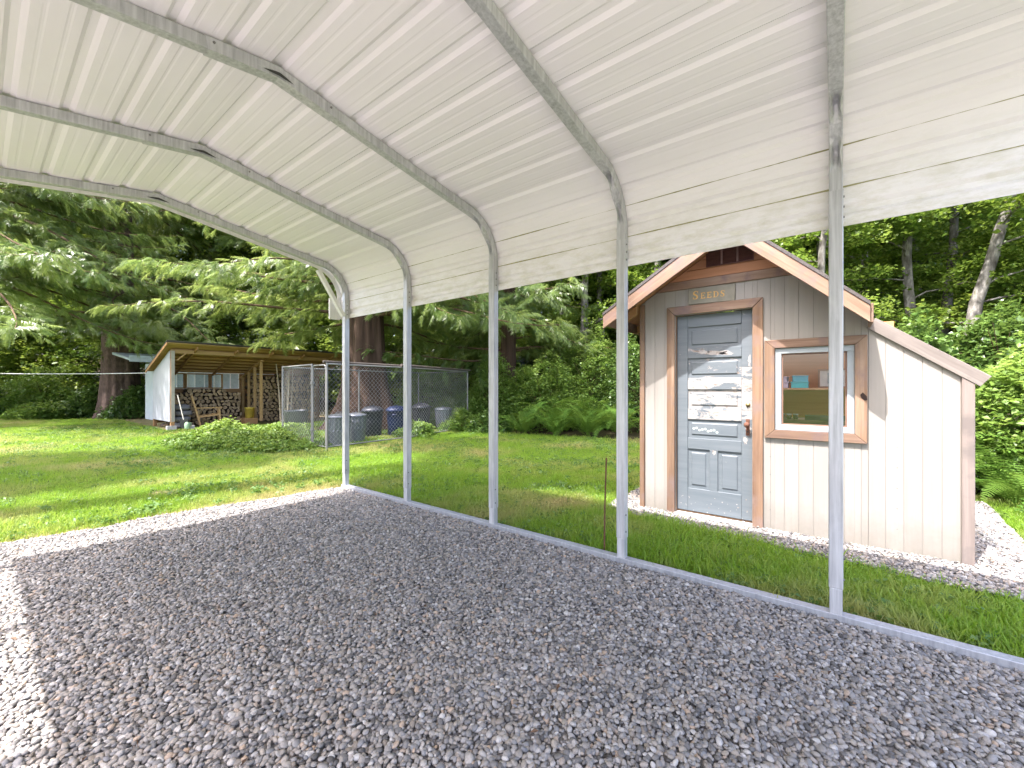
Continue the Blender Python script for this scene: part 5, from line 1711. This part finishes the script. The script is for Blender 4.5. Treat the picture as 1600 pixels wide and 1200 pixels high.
# ground cover mound in front of the woodshed
mx_, my_ = surv(-6.35, 9.9)
shrub("ground_cover", "low mound of leafy ground cover on the lawn before the woodshed", (mx_, my_), (1.45, 1.9), .44, M_IVY, 300, 3000, LCS, dome=.97)
mx_, my_ = surv(-5.0, 9.0)
shrub("ground_cover", "smaller leafy patch running from the mound to the kennel gate", (mx_, my_), (1.0, 1.0), .26, M_IVY, 301, 1300, LCS, dome=.95)
# edge of the lawn, far side
G_E = "shrubs along the far edge of the lawn"
far = [(-23.0, 18.3, 1.6, 1.7, M_SHRUB, "dark glossy shrub at the lawn's far edge, leftmost of that row"),
       (-20.8, 18.6, 1.5, 2.0, M_SHRUB2, "light green shrub before the spruce trunk's shaded side"),
       (-18.6, 18.9, 1.4, 1.5, M_SHRUB, "dark shrub at the foot of the spruce"),
       (-16.2, 18.3, 1.3, 1.6, M_SHRUB, "dark shrub between the spruce and the woodshed's white wall"),
       (-14.0, 18.6, 1.2, 1.4, M_SHRUB2, "light shrub tucked beside the woodshed's white wall"),
       (-21.8, 16.6, 1.0, .8, M_SHRUB, "low dark shrub spilling onto the lawn, leftmost under the white line"),
       (-19.5, 17.2, .9, .7, M_SHRUB2, "low light shrub spilling onto the lawn before the spruce")]
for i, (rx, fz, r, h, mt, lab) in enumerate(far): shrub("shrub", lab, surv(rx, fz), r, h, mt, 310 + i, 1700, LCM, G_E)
G_M = "shrubs at the wood's edge behind the kennel and lawn"
mid = [(-3.0, 15.6, 1.5, 2.4, M_SHRUB2, "bright leafy shrub just past the cedar trunk"),
       (-1.6, 14.8, 1.4, 1.7, M_SHRUB2, "bright shrub behind the far bins"),
       (-.4, 14.0, 1.4, 2.0, M_SHRUB2, "light green shrub past the kennel's end post"),
       (1.0, 13.4, 1.4, 2.1, M_SHRUB2, "brightest tall shrub below the white alder trunks"),
       (2.5, 13.8, 1.4, 2.6, M_SHRUB2, "tall light shrub behind the fern bank"),
       (4.0, 13.0, 1.5, 2.7, M_SHRUB, "dark glossy shrub beside the shed's far corner"),
       (5.4, 12.6, 1.5, 2.6, M_SHRUB, "dark shrub hidden by the garden shed's far eave"),
       (-1.6, 12.4, .6, .55, M_SHRUB2, "small reddish weed clump by the far metal bin"),
       (-.7, 12.2, .7, .5, M_SHRUB, "low weed clump past the kennel's end"),
       (-2.6, 11.0, .5, .35, M_SHRUB2, "little weed patch along the kennel's front wire")]
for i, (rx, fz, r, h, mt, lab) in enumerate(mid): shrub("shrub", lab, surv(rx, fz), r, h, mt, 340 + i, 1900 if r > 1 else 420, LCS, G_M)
G_R = "shrubs behind the garden shed"
rgt = [(9.0, 9.9, 1.2, 1.8, M_SHRUB, "dark leafy shrub behind the shed lean-to"), (10.6, 9.0, 1.2, 1.6, M_SHRUB, "dark shrub over the ferns by the lean-to corner"),
       (12.4, 10.2, 1.2, 1.4, M_BROAD, "light leafy bush below the leaning alder"), (13.6, 10.0, 1.3, 1.8, M_SHRUB, "dark bush above the sunlit ferns, rightmost of those behind the shed"),
       (15.5, 12.6, 1.6, 3.0, M_BROAD, "tall leafy thicket, rightmost below the alders"), (7.2, 13.4, 1.5, 3.2, M_BROAD, "thicket behind the shed ridge")]
for i, (rx, fz, r, h, mt, lab) in enumerate(rgt): shrub("shrub", lab, surv(rx, fz), r, h, mt, 370 + i, 1400, LCM, G_R)


# ferns: each frond an arching leaf of its own
def frond_mesh(seed):
    r = np.random.default_rng(seed); V = []; F = []; n = 34
    ss = np.linspace(0, 1, n)
    el = np.radians(72 - 100 * ss ** 1.2 + r.normal(0, 3)); st = 1.0 / n
    x = np.cumsum(np.cos(el)) * st; z = np.cumsum(np.sin(el)) * st; y = .10 * r.normal() * ss ** 2
    tw = r.normal(0, .2)
    for i in range(n):
        c = np.array([x[i], y[i], z[i]]); d = np.array([math.cos(el[i]), 0, math.sin(el[i])]); u = np.array([-math.sin(el[i]), 0, math.cos(el[i])]); s = np.array([0, 1, 0]) * math.cos(tw) + u * math.sin(tw)
        t = ss[i]; l = .135 * (min(1, (t + .05) / .22)) * (1 - t) ** .55 + .008
        if i > 2:
            for sg in (-1, 1):
                e = c + s * sg * l + d * l * .28 - u * l * .18 + r.normal(0, .004, 3); k = len(V); w = .0115
                V += [c - d * w * .5, c + d * w * .6, e, (c + e) / 2 - d * w * .9]
                F += [(k, k + 1, k + 2), (k, k + 2, k + 3)]
    k = len(V)
    for i in range(0, n):
        V += [(x[i], y[i] - .005 * (1 - ss[i]), z[i]), (x[i], y[i] + .005 * (1 - ss[i]), z[i])]
    for i in range(n - 1): F += [(k + 2 * i, k + 2 * i + 1, k + 2 * i + 3), (k + 2 * i, k + 2 * i + 3, k + 2 * i + 2)]
    me = mesh_np("frond", np.array(V), np.array(F), False, {"tint": np.full(len(V), r.uniform(.1, .9))})
    me.materials.append(M_FERN)
    return me


FR = [frond_mesh(400 + i) for i in range(6)]


def fern(base, size, label, seed, n=17, group=None):
    rg = np.random.default_rng(seed)
    bx, by = base; bz = float(terrain(bx, by)) - .02
    t = empty("sword_fern", (bx, by, bz), label, "fern", group)
    for i in range(n):
        a = 6.2832 * i / n + rg.normal(0, .15); s = size * rg.uniform(.75, 1.15)
        M = I3((bx, by, bz)) @ Matrix.Rotation(a, 4, 'Z') @ Matrix.Rotation(rg.normal(.0, .22), 4, 'Y') @ Matrix.Scale(s, 4) @ I3((.02, 0, 0))
        obj("frond", FR[rg.integers(0, 6)], None, t, M)


G_F = "sword ferns at the lawn's edge"
fl = [(.35, 11.6, 1.3, "sword fern at the near end of the fern bank past the kennel"), (1.15, 11.3, 1.45, "large dark sword fern in the middle of the fern bank"),
      (2.0, 11.0, 1.35, "sword fern with long fronds over the grass in the fern bank"), (2.9, 11.3, 1.45, "sword fern in the fern bank closest to the shed's far corner"),
      (1.6, 12.2, 1.75, "tall sword fern at the back of the fern bank"), (2.6, 12.3, 1.75, "tall sword fern at the back, towards the shed"), (3.9, 11.2, 1.1, "sword fern half hidden by the shed's far corner board")]
for i, (rx, fz, s, lab) in enumerate(fl): fern(surv(rx, fz), s, lab, 420 + i, 18, G_F)
fl = [((6.95, -1.55), 1.2, "bright sunlit sword fern nearest the lean-to corner post"), ((6.7, -2.35), 1.2, "bright sword fern, rightmost of those by the lawn beside the shed"), ((7.5, -2.0), 1.35, "taller bright sword fern behind the sunlit pair"),
      ((7.5, -1.0), 1.2, "sword fern tucked behind the lean-to wall"), ((7.9, -2.9), 1.35, "sword fern farthest right and deepest beside the shed")]
for i, (p, s, lab) in enumerate(fl): fern(p, s, lab, 440 + i, 20, "sword ferns beside the garden shed")
shrub("shrub", "bright yellow-green bush over the sunlit ferns beside the lean-to", (8.2, -1.9), 1.1, 1.5, M_SHRUB2, 390, 2200, LCS, G_R)

# the wood beyond, a mass of leaves on the rising ground
def wood_cluster(seed):
    V, F = leaf_cluster(70, .15, .62, seed, .6)
    return mesh_np("leaf_mass", V, F)


WMESH = [proto("leaf_mass", wood_cluster(500 + i), M_WOODM) for i in range(4)]
rg = np.random.default_rng(77)
nF = 36000
fz = rg.uniform(16.5, 36, nF); rx = rg.uniform(-1.45, 1.45, nF) * fz
X_, Y_ = surv(rx, fz)
k = ((X_ > lawn_edge(Y_) + 4.5) & (Y_ < 16)) | (fz > 20.5)
X_, Y_, fz = X_[k], Y_[k], fz[k]; n = len(X_)
clump = vnoise(X_, Y_, 2.6, 40)
top = 8 + 13 * np.clip(clump * 1.25, 0.0, 1)
Z_ = terrain(X_, Y_) + .2 + top * rg.random(n) ** .85
s = rg.uniform(.8, 1.5, n)
scatter("forest", np.stack([X_, Y_, Z_], -1), np.stack([rg.normal(0, .2, n), rg.normal(0, .2, n), rg.uniform(0, 6.28, n)], -1), np.stack([s, s, s * .8], -1), WMESH, "stuff",
        "dense green wood filling the distance behind the trees", "forest")

# dry leaves and needles blown onto the gravel
def litter_mesh(seed):
    r = np.random.default_rng(seed); L = .03; V = [(0, 0, 0), (.5 * L, .22 * L, .006), (L, 0, .003), (.5 * L, -.24 * L, .007)]
    return mesh_np("dry_leaf", V, [(0, 1, 2), (0, 2, 3)])
def needle_mesh():
    return mesh_np("needle", [(0, -.0011, 0), (0, .0011, 0), (.07, .0006, .006), (.07, -.0006, .006)], [(0, 1, 2, 3)])
M_DRY = pm("dry_leaf_brown", [(0.3, (0.05, 0.03, 0.018)), (0.7, (0.16, 0.09, 0.045))], scale=10, rnd=0.4)
LIT = [proto("dry_leaf", litter_mesh(1), M_DRY), proto("needle", needle_mesh(), M_DRY), proto("needle", needle_mesh(), M_DRY)]
n = 900
x = rg.uniform(-.6, 2.8, n); y = rg.uniform(-.8, 5.2, n) ; q = vnoise(x, y, .7, 61) > rg.random(n) * .9
x, y = x[q], y[q]; n = len(x)
scatter("leaf_litter", np.stack([x, y, .024 + .006 * rg.random(n)], -1), np.stack([rg.normal(0, .15, n), rg.normal(0, .15, n), rg.uniform(0, 6.28, n)], -1), np.stack([rg.uniform(.6, 1.3, n)] * 3, -1), LIT, "stuff",
        "scattered brown dry leaves and needles on the carport gravel", "leaf litter")

# clover and other small weeds in the lawn, thicker in patches
M_CLV = leafmat("clover_leaf", (0.06, 0.145, 0.02), (0.13, 0.215, 0.04), 0.35, 0.5, inst=True)
CLV = [proto("clover", mesh_np("clover", *leaf_cluster(11, .030, .045, 610 + i, .8)), M_CLV) for i in range(3)]
n = 30000
x = rg.uniform(-1, 12, n); y = rg.uniform(-2, 20, n)
q = view_keep(x, y, 1.3, 1.5) & ~((x < 2.95) & (y < front_edge(x) + .12)) & ~in_shed_gravel(x, y) & (x < lawn_edge(y)) & (0.79 * x + 0.613 * y < 16) & ~((y > 15.5) & (x > 3.5))
q &= (vnoise(x, y, .9, 71) ** 2 * 1.1) > rg.random(n)
x, y = x[q], y[q]; n = len(x)
scatter("clover", np.stack([x, y, terrain(x, y) + .030], -1), np.stack([rg.normal(0, .2, n), rg.normal(0, .2, n), rg.uniform(0, 6.28, n)], -1), np.stack([rg.uniform(.7, 1.6, n)] * 3, -1), CLV, "stuff",
        "patches of clover and small weeds growing through the lawn", "weeds")
